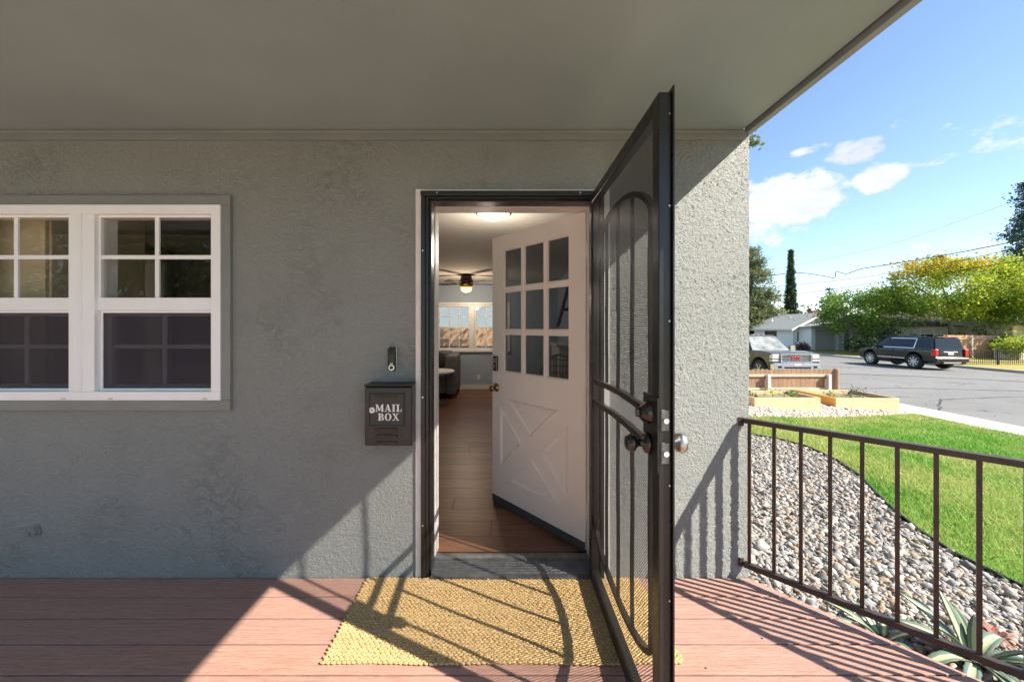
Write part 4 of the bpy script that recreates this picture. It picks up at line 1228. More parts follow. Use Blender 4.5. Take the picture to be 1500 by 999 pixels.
for (x, y, z, mt, sc_, lab) in [(6.05, 7.0, -.33, 'leaf_dark', .13, 'small dark seedling at the left end of the nearer planter'), (6.55, 6.95, -.33, 'leaf_yellow', .17, 'light green seedling in the middle of the nearer planter'), (6.95, 6.85, -.33, 'leaf_green', .15, 'mid green seedling at the right of the nearer planter'),
                                (9.15, 8.3, -.57, 'leaf_green', .14, 'small bright green seedling in the orange sided planter'), (9.6, 8.15, -.57, 'leaf_dark', .2, 'dark leafy seedling in the orange sided planter'), (10.0, 8.4, -.57, 'leaf_dark', .22, 'largest dark seedling at the right of the orange sided planter')]:
    root = empty('seedling', (x, y, z), 0, lab, 'seedling', 'seedlings in the planters')
    MB().tube([(0, 0, 0), (.01, 0, sc_ * .5), (0, .01, sc_ * .9)], .006, 5).build('stem', M['leaf_green'], root)
    leaf_quads('foliage', leafpts(70, (0, 0, sc_ * .65), (sc_, sc_, sc_ * .8), rg2), .055, M[mt], root, rg2)

# ================================================================== low picket fence behind the planters
FY = 9.98
pf = empty('picket_fence', (8.2, FY, gz(8.2)), 0, 'low brown dog eared picket fence behind the planter boxes', 'fence')
o0 = Vector(pf.location); proto = None
nP = 0; x = 5.0
ps = []
while x < 10.72: ps.append(x); x += .146
pm_ = MB().prism([(-.069, -.82), (.069, -.82), (.069, -.045), (.052, -.014), (.028, 0), (-.028, 0), (-.052, -.014), (-.069, -.045)], -.009, .009, 'xzy')
rr = random.Random(12)
for k, x in enumerate(ps):
    if proto is None: proto = pm_.build('picket', M['old_wood'], pf); o = proto
    else: o = proto.copy(); COL.objects.link(o)
    o.location = (x + .07 - o0.x, rr.uniform(-.002, .002), .03 + rr.uniform(-.012, .012) - o0.z)
for (zc, zh) in ((-.17, .075), (-.60, .075)):
    MB().box(5.0 - o0.x, 10.60 - o0.x, -.052, -.0125, zc - zh / 2 - o0.z, zc + zh / 2 - o0.z).build('rail', M['pale_wood'], pf, bevel=.004)
for xx in (6.2, 8.55, 10.50):
    MB().box(xx - .05 - o0.x, xx + .05 - o0.x, -.155, -.056, gz(xx) - .2 - o0.z, -.13 - o0.z).build('post', M['galv'], pf, bevel=.006)
MB().lathe([(.075, gz(10.8) - .2 - o0.z), (.075, .03 - o0.z), (.06, .05 - o0.z)], (10.82 - o0.x, -.01, 0), 'z', 14).build('end_post', M['old_wood'], pf)

# ================================================================== vehicles
def arch_pts(xc, r, z0, n=9, zc=.42):
    a0 = math.asin((z0 - zc) / r) if abs(z0 - zc) < r else 0
    return [(xc + r * cos(t), zc + r * sin(t)) for t in np.linspace(pi - a0, a0, n)]
def wheel(root, x, y, r, w, spokes, rimmat):
    s_ = 1 if y > 0 else -1
    prof = [(r * .62, -w / 2), (r * .9, -w / 2), (r * .985, -w * .38), (r, -w * .2), (r, w * .2), (r * .985, w * .38), (r * .9, w / 2), (r * .62, w / 2)]
    t = MB().lathe(prof, (x, y, r), 'y', 28, cap=False).build('wheel', M['tyre'], root, smooth=False)
    R = MB(); yo = y + s_ * w * .46
    R.lathe([(r * .62, yo - s_ * .02), (r * .64, yo), (r * .56, yo + s_ * .004), (r * .54, yo - s_ * .08), (.02, yo - s_ * .085)], (x, 0, r), 'y', 28)
    R.build('rim_well', M['black_plastic'], t)
    R = MB()
    R.lathe([(r * .57, yo + s_ * .001), (r * .645, yo + s_ * .006), (r * .645, yo - s_ * .01), (r * .57, yo - s_ * .01)], (x, 0, r), 'y', 28, cap=False)
    for k in range(spokes):
        a = 2 * pi * k / spokes; p0 = Vector((x + .04 * cos(a), yo - s_ * .012, r + .04 * sin(a))); p1 = Vector((x + r * .6 * cos(a), yo - s_ * .004, r + r * .6 * sin(a)))
        R.bar([p0, p1], .05, .02, (-sin(a), 0, cos(a)))
    R.lathe([(.05, yo - s_ * .02), (.055, yo + s_ * .0), (.03, yo + s_ * .008)], (x, 0, r), 'y', 14)
    R.build('rim', rimmat, t)
def body_shell(outline, W, tuck, mat, root, name='body', bev=.05):
    """side outline extruded; lower edge tucked in a little"""
    bm = bmesh.new(); n = len(outline)
    lv = []; rv = []
    for (x, z) in outline:
        y = W / 2 - tuck * max(0, (.75 - z)) - .10 * max(0, (z - 1.0)) - .06 * max(0, abs(x) - 2.3) ** 1.5
        lv.append(bm.verts.new((x, y, z))); rv.append(bm.verts.new((x, -y, z)))
    fl = bm.faces.new(lv); fr_ = bm.faces.new(rv[::-1])
    for i in range(n): bm.faces.new((lv[i], rv[i], rv[(i + 1) % n], lv[(i + 1) % n]))
    es = [e for e in fl.edges] + [e for e in fr_.edges]
    bmesh.ops.recalc_face_normals(bm, faces=bm.faces[:])
    bmesh.ops.bevel(bm, geom=es, offset=bev, segments=3, affect='EDGES', profile=.6)
    me = bpy.data.meshes.new(name); bm.to_mesh(me); bm.free(); me.materials.append(mat)
    me.polygons.foreach_set('use_smooth', [True] * len(me.polygons))
    o = link(bpy.data.objects.new(name, me), root)
    try:
        e = o.modifiers.new('wn', 'EDGE_SPLIT'); e.split_angle = radians(35)
    except Exception: pass
    return o
class Frustum:
    def __init__(s, xb0, xb1, zb, yb, xt0, xt1, zt, yt): s.__dict__.update(locals())
    def corner(s, front, top, left):
        x = (s.xt1 if top else s.xb1) if front else (s.xt0 if top else s.xb0)
        y = (s.yt if top else s.yb) * (1 if left else -1); return Vector((x, y, s.zt if top else s.zb))
    def shell(s, mat, root, name, bev=.06):
        bm = bmesh.new(); c = {}
        for f in (0, 1):
            for t in (0, 1):
                for l in (0, 1): c[f, t, l] = bm.verts.new(s.corner(f, t, l))
        for q in ([(0, 0, 0), (0, 0, 1), (0, 1, 1), (0, 1, 0)], [(1, 0, 1), (1, 0, 0), (1, 1, 0), (1, 1, 1)], [(0, 0, 1), (1, 0, 1), (1, 1, 1), (0, 1, 1)], [(1, 0, 0), (0, 0, 0), (0, 1, 0), (1, 1, 0)], [(0, 1, 1), (1, 1, 1), (1, 1, 0), (0, 1, 0)], [(0, 0, 0), (1, 0, 0), (1, 0, 1), (0, 0, 1)]):
            bm.faces.new([c[k] for k in q])
        bmesh.ops.recalc_face_normals(bm, faces=bm.faces[:])
        bmesh.ops.bevel(bm, geom=[e for e in bm.edges if max(v.co.z for v in e.verts) > s.zb + .01], offset=bev, segments=3, affect='EDGES')
        me = bpy.data.meshes.new(name); bm.to_mesh(me); bm.free(); me.materials.append(mat)
        me.polygons.foreach_set('use_smooth', [True] * len(me.polygons))
        o = link(bpy.data.objects.new(name, me), root); e = o.modifiers.new('es', 'EDGE_SPLIT'); e.split_angle = radians(32)
        return o
    def pane(s, face, quad_uv, mat, root, name, off=.008, mb=None):
        if face in 'lr':
            L_ = face == 'l'; a, b, c, d = s.corner(0, 0, L_), s.corner(1, 0, L_), s.corner(1, 1, L_), s.corner(0, 1, L_)
        elif face == 'f': a, b, c, d = s.corner(1, 0, 0), s.corner(1, 0, 1), s.corner(1, 1, 1), s.corner(1, 1, 0)
        else: a, b, c, d = s.corner(0, 0, 1), s.corner(0, 0, 0), s.corner(0, 1, 0), s.corner(0, 1, 1)
        nn = (b - a).cross(d - a).normalized(); mid = (a + b + c + d) / 4
        if nn.dot(mid - Vector(((s.xb0 + s.xb1) / 2, 0, (s.zb + s.zt) / 2))) < 0: nn = -nn
        pts = [(a * (1 - u) + b * u) * (1 - v) + (d * (1 - u) + c * u) * v for u, v in quad_uv]
        n = len(pts); vs = [p + nn * off for p in pts] + [p - nn * .01 for p in pts]
        fs = [tuple(range(n)), tuple(range(n, 2 * n))[::-1]] + [(i, (i + 1) % n, n + (i + 1) % n, n + i) for i in range(n)]
        m = (mb or MB()).add(vs, fs)
        return m if mb else m.build(name, mat, root)

# ---- black SUV across the street (local x forward, y left)
suv = empty('parked_suv', (26.38, 22.05, STREET_Z - .085), radians(90) , 'long black sport utility vehicle parked across the street in front of the fence', 'car')
suv.scale = (1.0, .98, 1.02)
zr = .46; fx, rx = 1.82, -1.48
out = [(-2.80, .50), (-2.86, .56), (-2.86, .74), (-2.80, .80), (-2.78, 1.16), (-2.70, 1.20), (1.15, 1.20), (1.45, 1.19), (2.1, 1.16), (2.55, 1.08), (2.74, .98), (2.84, .80), (2.84, .52), (2.70, .44), (fx + .56, .42)]
out += arch_pts(fx, .54, .44, 9, zr)[::-1] + [(fx - .56, .40), (rx + .56, .40)] + arch_pts(rx, .54, .44, 9, zr)[::-1] + [(rx - .56, .44)]
body_shell(out, 2.04, .12, M['suv_black'], suv)
G = Frustum(-2.78, 1.62, 1.17, .945, -2.58, .72, 1.93, .78)
G.shell(M['suv_black'], suv, 'cabin', .07)
for f in 'lr':
    G.pane(f, [(.055, .16), (.295, .16), (.295, .80), (.075, .80)], M['car_glass'], suv, 'rear_quarter_window')
    G.pane(f, [(.335, .16), (.60, .16), (.60, .82), (.335, .82)], M['car_glass'], suv, 'rear_door_window')
    G.pane(f, [(.625, .16), (.905, .16), (.86, .82), (.625, .82)], M['car_glass'], suv, 'front_door_window')
    m_ = MB()
    for quad_ in ([(.32, .09), (.92, .09), (.92, .135), (.32, .135)], [(.32, .85), (.85, .85), (.85, .895), (.32, .895)], [(.308, .09), (.322, .09), (.322, .895), (.308, .895)]):
        G.pane(f, quad_, None, None, '', .011, m_)
    m_.build('window_chrome', M['chrome'], suv)
G.pane('b', [(.08, .12), (.92, .12), (.90, .84), (.10, .84)], M['car_glass'], suv, 'rear_window')
G.pane('f', [(.05, .06), (.95, .06), (.93, .92), (.07, .92)], M['car_glass'], suv, 'windscreen')
for sgn in (1, -1):
    MB().box(-2.885, -2.60, sgn * .80 if sgn > 0 else -1.005, 1.005 if sgn > 0 else -.80, .83, 1.24, bev=.02).build('tail_light', M['red_lens'], suv)
    MB().box(2.50, 2.80, .62 if sgn > 0 else -.96, .96 if sgn > 0 else -.62, .86, 1.02, bev=.03).build('headlight', M['lamp_lens'], suv)
    s = MB(); s.box(-1.9, .95, sgn * .70 - .02, sgn * .70 + .02, 1.985, 2.015, bev=.008)
    for xx in (-1.85, -.5, .9): s.box(xx - .05, xx + .05, sgn * .70 - .018, sgn * .70 + .018, 1.92, 1.986)
    s.build('roof_rail', M['black_plastic'], suv)
    MB().box(1.05, 1.27, sgn * 1.0 if sgn > 0 else -1.23, 1.23 if sgn > 0 else -1.0, 1.18, 1.34, bev=.03).build('wing_mirror', M['suv_black'], suv)
    MB().box(-.92, 1.22, sgn * .96 - .09, sgn * .96 + .09, .345, .392, bev=.01).build('running_board', M['black_plastic'], suv)
    for xx in (.02, -1.02): MB().box(xx - .11, xx + .11, sgn * 1.028 - .012, sgn * 1.028 + .012, 1.045, 1.075, bev=.005).build('door_handle', M['suv_black'], suv)
    s = MB(); s.box(-.86, 1.22, sgn * 1.008 - .012, sgn * 1.008 + .012, .60, .645, bev=.004); s.build('side_moulding', M['chrome'], suv)
    for xx in (1.20, .06, -.88): MB().box(xx - .004, xx + .004, sgn * 1.0115 - .012, sgn * 1.0115 + .012, .52, 1.16).build('door_seam', M['black_plastic'], suv)
MB().box(-2.95, -2.68, -1.0, 1.0, .50, .76, bev=.05).build('rear_bumper', M['suv_black'], suv)
MB().box(-2.93, -2.78, -.55, .55, .40, .50, bev=.03).build('tow_hitch', M['grey_plastic'], suv)
MB().box(-2.80, -2.40, -.95, .95, .38, .50).build('underbody', M['black_plastic'], suv)
MB().box(-2.4, 2.5, -.75, .75, .36, .6).build('chassis', M['black_plastic'], suv)
s = MB(); s.box(-2.815, -2.775, -.42, .42, 1.06, 1.10, bev=.01); s.build('tailgate_chrome', M['chrome'], suv)
MB().box(-2.825, -2.79, -.17, .17, .92, 1.045, bev=.006).build('license_plate', M['plate'], suv)
s = MB(); s.box(-2.62, -2.40, -.62, .62, 1.925, 1.955, bev=.01); s.build('rear_spoiler', M['suv_black'], suv); MB().box(-2.645, -2.615, -.25, .25, 1.90, 1.92).build('brake_light', M['red_lens'], suv)
for (x, y) in ((fx, .90), (fx, -.90), (rx, .90), (rx, -.90)): wheel(suv, x, y, zr, .28, 8, M['alloy'])
for o in list(suv.children):                                       # shorten the wheelbase, keep the wheels round
    if o.name.startswith('wheel'):
        xc = sum(v.co.x for v in o.data.vertices) / len(o.data.vertices)
        for q in [o] + list(o.children):
            for v in q.data.vertices: v.co.x -= .18 * xc
    else:
        for v in o.data.vertices: v.co.x *= .82

# ---- olive pickup at the near kerb, nose towards the house
hd = radians(-92)
hv = Vector((cos(hd), sin(hd), 0)); fc = Vector((13.03, 14.45, 0)); cc = fc - hv * 2.9
trk = empty('pickup_truck', (cc.x, cc.y, STREET_Z + .03), hd, 'dusty olive pickup truck with chrome grille parked behind the picket fence', 'truck')
trk.scale = (1.06, 1.06, 1.08)
zr = .43; fx, rx = 1.95, -1.75
out = [(-2.88, .58), (-2.9, 1.18), (-.62, 1.2), (1.10, 1.22), (1.35, 1.245), (2.0, 1.25), (2.45, 1.225), (2.66, 1.175), (2.74, 1.12), (2.78, .78), (2.72, .55), (fx + .58, .50)]
out += arch_pts(fx, .55, .50, 9, zr)[::-1] + [(fx - .6, .46), (rx + .6, .46)] + arch_pts(rx, .55, .50, 9, zr)[::-1] + [(rx - .6, .52)]
body_shell(out, 2.0, .1, M['truck_paint'], trk)
G = Frustum(-.66, 1.30, 1.18, .93, -.50, .52, 1.90, .74)
G.shell(M['truck_paint'], trk, 'cab', .08)
G.pane('f', [(.05, .05), (.95, .05), (.92, .90), (.08, .90)], M['windscreen'], trk, 'windscreen')
for f in 'lr':
    G.pane(f, [(.06, .12), (.42, .12), (.42, .84), (.09, .84)], M['car_glass'], trk, 'rear_door_window')
    G.pane(f, [(.46, .12), (.88, .12), (.80, .84), (.46, .84)], M['car_glass'], trk, 'front_door_window')
G.pane('b', [(.1, .2), (.9, .2), (.88, .8), (.12, .8)], M['car_glass'], trk, 'rear_window')
s = MB(); s.box(-2.82, -.75, -.86, .86, 1.14, 1.215); s.build('bed_liner', M['black_plastic'], trk)
s = MB()                                                            # chrome grille surround
for (a, b, c, d) in ((-.64, .64, 1.125, 1.18), (-.64, .64, .80, .85), (-.64, -.585, .85, 1.125), (.585, .64, .85, 1.125)): s.box(2.70, 2.815, a, b, c, d, bev=.01)
s.build('grille_surround', M['chrome'], trk)
MB().box(2.70, 2.765, -.585, .585, .85, 1.125).build('grille_backing', M['black_plastic'], trk)
for zz in (.90, .985, 1.07): MB().box(2.766, 2.795, -.584, .584, zz - .016, zz + .016, bev=.006).build('grille_bar', M['chrome'], trk)
gm = lettering('GMC', -.21, .21, .925, 1.045, 0, .012)
R_ = Matrix(((0, -1, 0, 2.800), (1, 0, 0, 0), (0, 0, 1, 0), (0, 0, 0, 1)))
gm.v = [tuple(R_ @ Vector(p)) for p in gm.v]; gm.build('grille_emblem', M['red_badge'], trk)
for sg in (1, -1):
    a, b = sorted((sg * .65, sg * .975))
    MB().box(2.55, 2.775, a, b, .945, 1.15, bev=.03).build('headlight', M['lamp_lens'], trk)
    MB().box(2.55, 2.772, a, b, .84, .935, bev=.02).build('side_lamp', M['lamp_lens'], trk)
    a, b = sorted((sg * 1.0, sg * 1.26))
    s = MB(); s.box(.92, 1.06, a, b, 1.20, 1.44, bev=.03); s.build('wing_mirror', M['chrome'], trk)
    MB().box(2.80, 2.885, sg * .72 - .09, sg * .72 + .09, .585, .69, bev=.02).build('fog_lamp', M['black_plastic'], trk)
    for xx in (-.05, -.58): MB().box(xx - .1, xx + .1, sg * 1.0 - .012, sg * 1.0 + .014, 1.04, 1.08, bev=.005).build('door_handle', M['chrome'], trk)
MB().box(2.68, 2.87, -1.01, 1.01, .50, .79, bev=.05).build('front_bumper', M['chrome'], trk)
MB().box(2.74, 2.876, -.55, .55, .565, .65, bev=.01).build('air_intake', M['black_plastic'], trk)
MB().box(2.871, 2.885, -.13, .13, .70, .775, bev=.004).build('license_plate', M['plate'], trk)
MB().box(-2.95, -2.85, -.98, .98, .58, .78, bev=.03).build('rear_bumper', M['chrome'], trk)
MB().box(-2.8, 2.6, -.75, .75, .40, .64).build('chassis', M['black_plastic'], trk)
s = MB()
for yy in (-.25, 0, .25): s.box(.30, .38, yy - .04, yy + .04, 1.895, 1.93, bev=.01)
s.build('cab_light', M['lamp_lens'], trk)
for (x, y) in ((fx, .88), (fx, -.88), (rx, .88), (rx, -.88)): wheel(trk, x, y, zr, .27, 6, M['alloy'])

# ================================================================== things in the living room
def lbox(root, name, mat, x0, x1, y0, y1, z0, z1, bev=.01, world=True, segs=2):
    o = root.location if world else Vector((0, 0, 0))
    return MB().box(x0 - o.x, x1 - o.x, y0 - o.y, y1 - o.y, z0 - o.z, z1 - o.z).build(name, mat, root, bevel=bev, segs=segs)
sofa = empty('armchair', (-1.5, 5.4, .03), 0, 'grey upholstered armchair in the living room left of the doorway view', 'armchair')
lbox(sofa, 'seat', M['sofa'], -1.92, -1.08, 4.98, 5.72, .12, .46, .05, segs=3)
lbox(sofa, 'backrest', M['sofa'], -1.94, -1.06, 5.60, 5.86, .12, .90, .06, segs=3)
for x0 in (-2.12, -1.10): lbox(sofa, 'armrest', M['sofa'], x0, x0 + .2, 4.95, 5.84, .1, .70 if x0 < -1.5 else .86, .06, segs=3)
for x0 in (-2.08, -.98):
    for y0 in (5.0, 5.76): lbox(sofa, 'leg', M['dark_wood'], x0, x0 + .05, y0, y0 + .05, .03, .1, .004)
cu = MB(); cu.ball((0, 0, 0), (.21, .08, .2), 2); o = cu.build('cushion', M['cushion'], loc=(-1.36, 5.50, .70), smooth=True); o.rotation_euler = (-.35, .2, 0)
tag(o, 'dark cushion leaning on the grey armchair', 'cushion')
tb = empty('round_table', (-1.24, 4.62, .03), 0, 'round white side table in front of the grey armchair', 'table')
s = MB(); s.lathe([(.33, .535), (.36, .55), (.365, .565), (.355, .58), (.30, .583)], (0, 0, 0), 'z', 40); s.build('tabletop', M['white'], tb)
s = MB(); s.lathe([(.2, 0), (.2, .015), (.04, .04), (.035, .534)], (0, 0, 0), 'z', 20); s.build('pedestal', M['sofa'], tb)

fanp = P(683, 415, 5.1)
fan = empty('ceiling_fan', (fanp.x, 5.1, 2.4), 0, 'dark bronze ceiling fan with glowing amber bowl light', 'ceiling fan')
s = MB(); s.lathe([(.07, -.001), (.10, -.02), (.11, -.09), (.135, -.12), (.135, -.2), (.09, -.235), (.06, -.24)], (0, 0, 0), 'z', 24); s.build('motor_housing', M['fan_dark'], fan)
s = MB(); s.lathe([(.03, -.335), (.075, -.32), (.105, -.285), (.118, -.245), (.118, -.2405)], (0, 0, 0), 'z', 24); s.build('light_bowl', M['fan_glass'], fan, smooth=True)
for k in range(5):
    a = 2 * pi * k / 5 + .35; Rm = Matrix.Rotation(a, 4, 'Z') @ Matrix.Rotation(.2, 4, 'X')
    s = MB(); s.prism([(.2, -.05), (.52, -.06), (.57, -.045), (.58, 0), (.57, .045), (.52, .06), (.2, .05)], -.004, .004, 'xyz', Matrix.Translation((0, 0, -.17)) @ Rm); s.build('blade', M['fan_dark'], fan)
    s = MB(); s.bar([Matrix.Translation((0, 0, -.178)) @ Rm @ Vector((.12, 0, 0)), Matrix.Translation((0, 0, -.178)) @ Rm @ Vector((.27, 0, 0))], .03, .006); s.build('blade_arm', M['fan_dark'], fan)
for x in (-.03, .04): MB().tube([(x, -.06, -.24), (x, -.06, -.42)], .0025, 5).build('pull_chain', M['brass'], fan)
cl = empty('ceiling_light', (P(723, 312, 1.2).x, 1.2, 2.4), 0, 'lit flush round ceiling light just inside the doorway', 'ceiling light')
s = MB(); s.lathe([(.155, -.0), (.16, -.018), (.15, -.028), (.12, -.024)], (0, 0, 0), 'z', 36); s.build('rim', M['dark_nickel'], cl)
s = MB(); s.lathe([(.02, -.075), (.07, -.068), (.115, -.05), (.142, -.0285), (.10, -.0275)], (0, 0, 0), 'z', 36); s.build('diffuser', M['lamp_glass'], cl, smooth=True)
def lamp(name, loc, power, color, rad, parent=None):
    l = bpy.data.lights.new(name, 'POINT'); l.energy = power; l.color = color; l.shadow_soft_size = rad
    o = bpy.data.objects.new(name, l); o.location = loc; link(o)
    if parent:
        o.parent = parent; o.location = Vector(loc) - parent.location
lamp('lamp_bulb', (fanp.x, 5.1, 1.92), 9, (1, .8, .58), .12, fan)
lamp('lamp_bulb', (P(723, 312, 1.2).x, 1.2, 2.05), 6, (1, .88, .72), .12, cl)

tv = empty('wall_television', (1.05, 4.05, 1.68), 0, 'black flat television tilted on a wall bracket seen through the door glass', 'television')
Rt = Matrix.Rotation(.26, 4, 'Y') @ Matrix.Rotation(-.12, 4, 'Z')
s = MB(); s.box(-.10, -.055, -.5, .5, -.32, .32, Rt, .008); s.build('panel', M['black_plastic'], tv)
s = MB(); s.box(-.103, -.1005, -.475, .475, -.295, .295, Rt); s.build('screen', M['car_glass'], tv)
s = MB(); s.bar([(-.05, 0, 0), (.06, .05, 0), (.139, 0, 0)], .03, .05); s.box(.125, .1395, -.1, .1, -.12, .12); s.build('wall_arm', M['black_metal'], tv)
fp = MB(); 
for q in ((1.03, 1.189, 4.75, 4.98, .03, 1.02), (1.03, 1.189, 5.62, 5.85, .03, 1.02), (1.03, 1.189, 4.98, 5.62, .82, 1.02)): fp.box(*q)
fpo = fp.build('fireplace', M['white'], H, bevel=.006)
MB().box(.97, 1.189, 4.68, 5.92, 1.0205, 1.07).build('mantel', M['white'], fpo, bevel=.006)
MB().box(1.15, 1.189, 4.981, 5.619, .031, .819).build('firebox', M['black_plastic'], fpo)
wc = empty('wicker_chair', (.80, 3.55, .03), radians(-20), 'woven round backed wicker chair seen through the lowest door panes', 'chair')
s = MB(); s.lathe([(.26, .38), (.28, .40), (.28, .44), (.25, .46), (.05, .455)], (0, 0, 0), 'z', 28); s.build('seat', M['wicker'], wc)
s = MB()
for k in range(15):
    a = radians(20 + 140 * k / 14); hgt = .46 + .46 * sin(pi * (k + .6) / 15.2) ** .7
    s.tube([(.27 * cos(a), .27 * sin(a), .44), (.31 * cos(a), .31 * sin(a), hgt)], .008, 5)
for hh in (.54, .64, .74, .84): 
    pts = [(.295 * cos(radians(t)), .295 * sin(radians(t)), hh) for t in np.linspace(28 + (hh - .5) * 110, 152 - (hh - .5) * 110, 14)]; s.tube(pts, .011, 5)
pts = [(.31 * cos(radians(20 + 140 * k / 14)), .31 * sin(radians(20 + 140 * k / 14)), .46 + .46 * sin(pi * (k + .6) / 15.2) ** .7) for k in range(15)]
s.tube(pts, .02, 7); s.build('backrest', M['wicker'], wc)
for k in range(4):
    a = pi / 4 + k * pi / 2; MB().tube([(.2 * cos(a), .2 * sin(a), .39), (.25 * cos(a), .25 * sin(a), 0)], .016, 7).build('leg', M['wicker'], wc)
cab = empty('kitchen_cabinet', (-3.75, .8, 1.0), 0, 'beige tall cabinet side seen through the left window sash', 'cabinet')
lbox(cab, 'carcass', M['beige'], -4.1, -2.77, .222, .82, .03, 2.2, .006)
lbox(cab, 'door', M['beige'], -4.09, -3.44, .20, .2205, .12, 2.19, .004); lbox(cab, 'door', M['beige'], -3.435, -2.78, .20, .2205, .12, 2.19, .004)
lbox(cab, 'handle', M['steel'], -3.48, -3.465, .18, .1985, 1.0, 1.2, .003)
# kitchen depth behind the glass
shelf = empty('wall_cupboard', (-2.2, 2.7, 1.9), 0, 'dark wall cupboard deep inside the kitchen window', 'cupboard')
lbox(shelf, 'carcass', M['dark_wood'], -3.2, -1.6, 2.65, 2.99, 1.45, 2.2, .005)
for x in (-3.19, -2.66, -2.13): lbox(shelf, 'door', M['cushion'], x, x + .51, 2.63, 2.6485, 1.47, 2.18, .004)

# ================================================================== back yard through the rear windows
bf = empty('backyard_fence', (-1, 10.2, -.35), 0, 'tan board fence in the back yard seen through the rear windows', 'fence')
x = -6.0; proto = None; rr = random.Random(4)
while x < .95:
    if proto is None: proto = MB().box(.004, .146, -.01, .01, 0, 1.72).build('fence_board', M['cedar'], bf, bevel=.003); o = proto
    else: o = proto.copy(); COL.objects.link(o)
    o.location = (x + 1, rr.uniform(-.004, .004), rr.uniform(-.015, .015)); x += .15
for z in (.35, 1.25): MB().box(-5.0, 1.95, .0145, .06, z, z + .09).build('rail', M['cedar'], bf)
lw = empty('dark_band', (-1, 9.6, -.35), 0, 'long dark low bench against the back yard fence', 'band')
MB().box(-3.4, 1.6, -.2, .25, 1.02, 1.14).build('seat', M['dark_wood'], lw, bevel=.01)  # dark slab on uprights, drawn as a dark band along the fence
for x in (-3.2, -1.6, 0, 1.4): MB().box(x, x + .08, -.15, .2, 0, 1.019).build('leg', M['dark_wood'], lw)
nb = empty('neighbour_house', (-2, 15.5, -.35), 0, 'pale house wall beyond the back yard fence', 'house')
MB().box(-6, 3.6, 0, 6, 0, 4.6).build('wall', M['blue_grey_wall'], nb)
MB().prism([(-.5, 4.61), (6.5, 4.61), (3, 6)], -6.3, 3.9, 'yzx').build('roof', M['roof_grey'], nb)
MB().box(-4.2, -3.4, -.03, -.001, 2.2, 3.0).build('window', M['car_glass'], nb)
strip_sheet('back_yard', M['dry_lawn'], [-14, 3.2], [-.345, -.345], 6.3, 30)

# ================================================================== houses across the street
hA = empty('ranch_house', (36, 44, FAR_Z), 0, 'white and grey ranch house with single garage door across the street', 'house')
oA = hA.location
def hb_(n, m, x0, x1, y0, y1, z0, z1, bev=.0, root=None):
    o = (root or hA).location
    return MB().box(x0 - o.x, x1 - o.x, y0 - o.y, y1 - o.y, z0 - o.z, z1 - o.z).build(n, m, root or hA, bevel=bev)
yA = 40.0                                                          # gable wall of the front wing
xa0, xa1 = 32.95, 39.2; ez = 1.36; rz_ = 2.95; xr = (xa0 + xa1) / 2
hb_('wall', M['house_white'], xa0, xa1, yA, 50, FAR_Z, ez)
MB().prism([(xa0 - oA.x, ez - oA.z + .001), (xa1 - oA.x, ez - oA.z + .001), (xr - oA.x, rz_ - oA.z - .05)], yA - oA.y, yA + .2 - oA.y, 'xzy').build('gable_wall', M['house_white'], hA)
ov = .55
for sg in (-1, 1):
    xe = xa0 - ov if sg < 0 else xa1 + ov; ze = ez - ov * (rz_ - ez) / (xr - xa0)
    MB().prism([(xe - oA.x, ze - oA.z), (xe - oA.x, ze + .12 - oA.z), (xr + sg * .002 - oA.x, rz_ + .12 - oA.z), (xr + sg * .002 - oA.x, rz_ - oA.z)], yA - .5 - oA.y, 52 - oA.y, 'xzy').build('roof', M['roof_grey'], hA)
    s = MB(); s.prism([(xe - oA.x, ze - .1 - oA.z), (xe - oA.x, ze + .13 - oA.z), (xr + sg * .002 - oA.x, rz_ + .13 - oA.z), (xr + sg * .002 - oA.x, rz_ - .1 - oA.z)], yA - .56 - oA.y, yA - .502 - oA.y, 'xzy'); s.build('barge_board', M['house_white'], hA)
hb_('gutter', M['house_grey'], xa0 - ov - .1, xa0 - ov - .001, yA - .5, 52, ez - .33, ez - .2)
hb_('window', M['car_glass'], xa0 - .03, xa0 - .002, 42.5, 44.5, -.1, 1.0); hb_('window', M['car_glass'], xa0 - .03, xa0 - .002, 46.5, 48.0, -.1, 1.0)
hb_('window', M['car_glass'], 33.45, 33.95, yA - .03, yA - .002, -.2, .9)
hb_('vent_pipe', M['house_white'], 34.2, 34.32, 45, 45.12, 1.8, 2.5); hb_('vent_pipe', M['house_grey'], 35.0, 35.08, 43, 43.08, 2.2, 2.75)
# garage wing
yG = 38.2
hb_('garage_wall', M['house_white'], 33.55, 33.98, yG, yA - .002, FAR_Z, 1.32); hb_('garage_wall', M['house_grey'], 36.35, 37.05, yG, yA - .002, FAR_Z, 1.32); hb_('garage_wall', M['house_grey'], 33.981, 36.349, yG, yA - .002, 1.15, 1.32)  # shade of the garage front is put into its grey
gd = hb_('garage_door', M['garage'], 33.981, 36.349, yG + .28, yG + .33, FAR_Z, 1.149)
for k in range(4): hb_('door_panel', M['garage'], 34.03, 36.30, yG + .255, yG + .279, FAR_Z + .03 + k * .52, FAR_Z + .52 + k * .52, .01).parent = gd
gd_children = list(gd.children)
hb_('garage_trim', M['house_white'], 36.352, 36.50, yG - .04, yG - .002, FAR_Z, 1.15); hb_('garage_trim', M['house_white'], 36.92, 37.08, yG - .04, yG - .002, FAR_Z, 1.32)
MB().prism([(33.1 - oA.x, 1.321 - oA.z), (37.5 - oA.x, 1.321 - oA.z), (37.5 - oA.x, 1.5 - oA.z), (36.1 - oA.x, 1.98 - oA.z), (33.1 - oA.x, 1.5 - oA.z)], yG - .5 - oA.y, yA - .6 - oA.y, 'xzy').build('garage_roof', M['roof_grey'], hA)
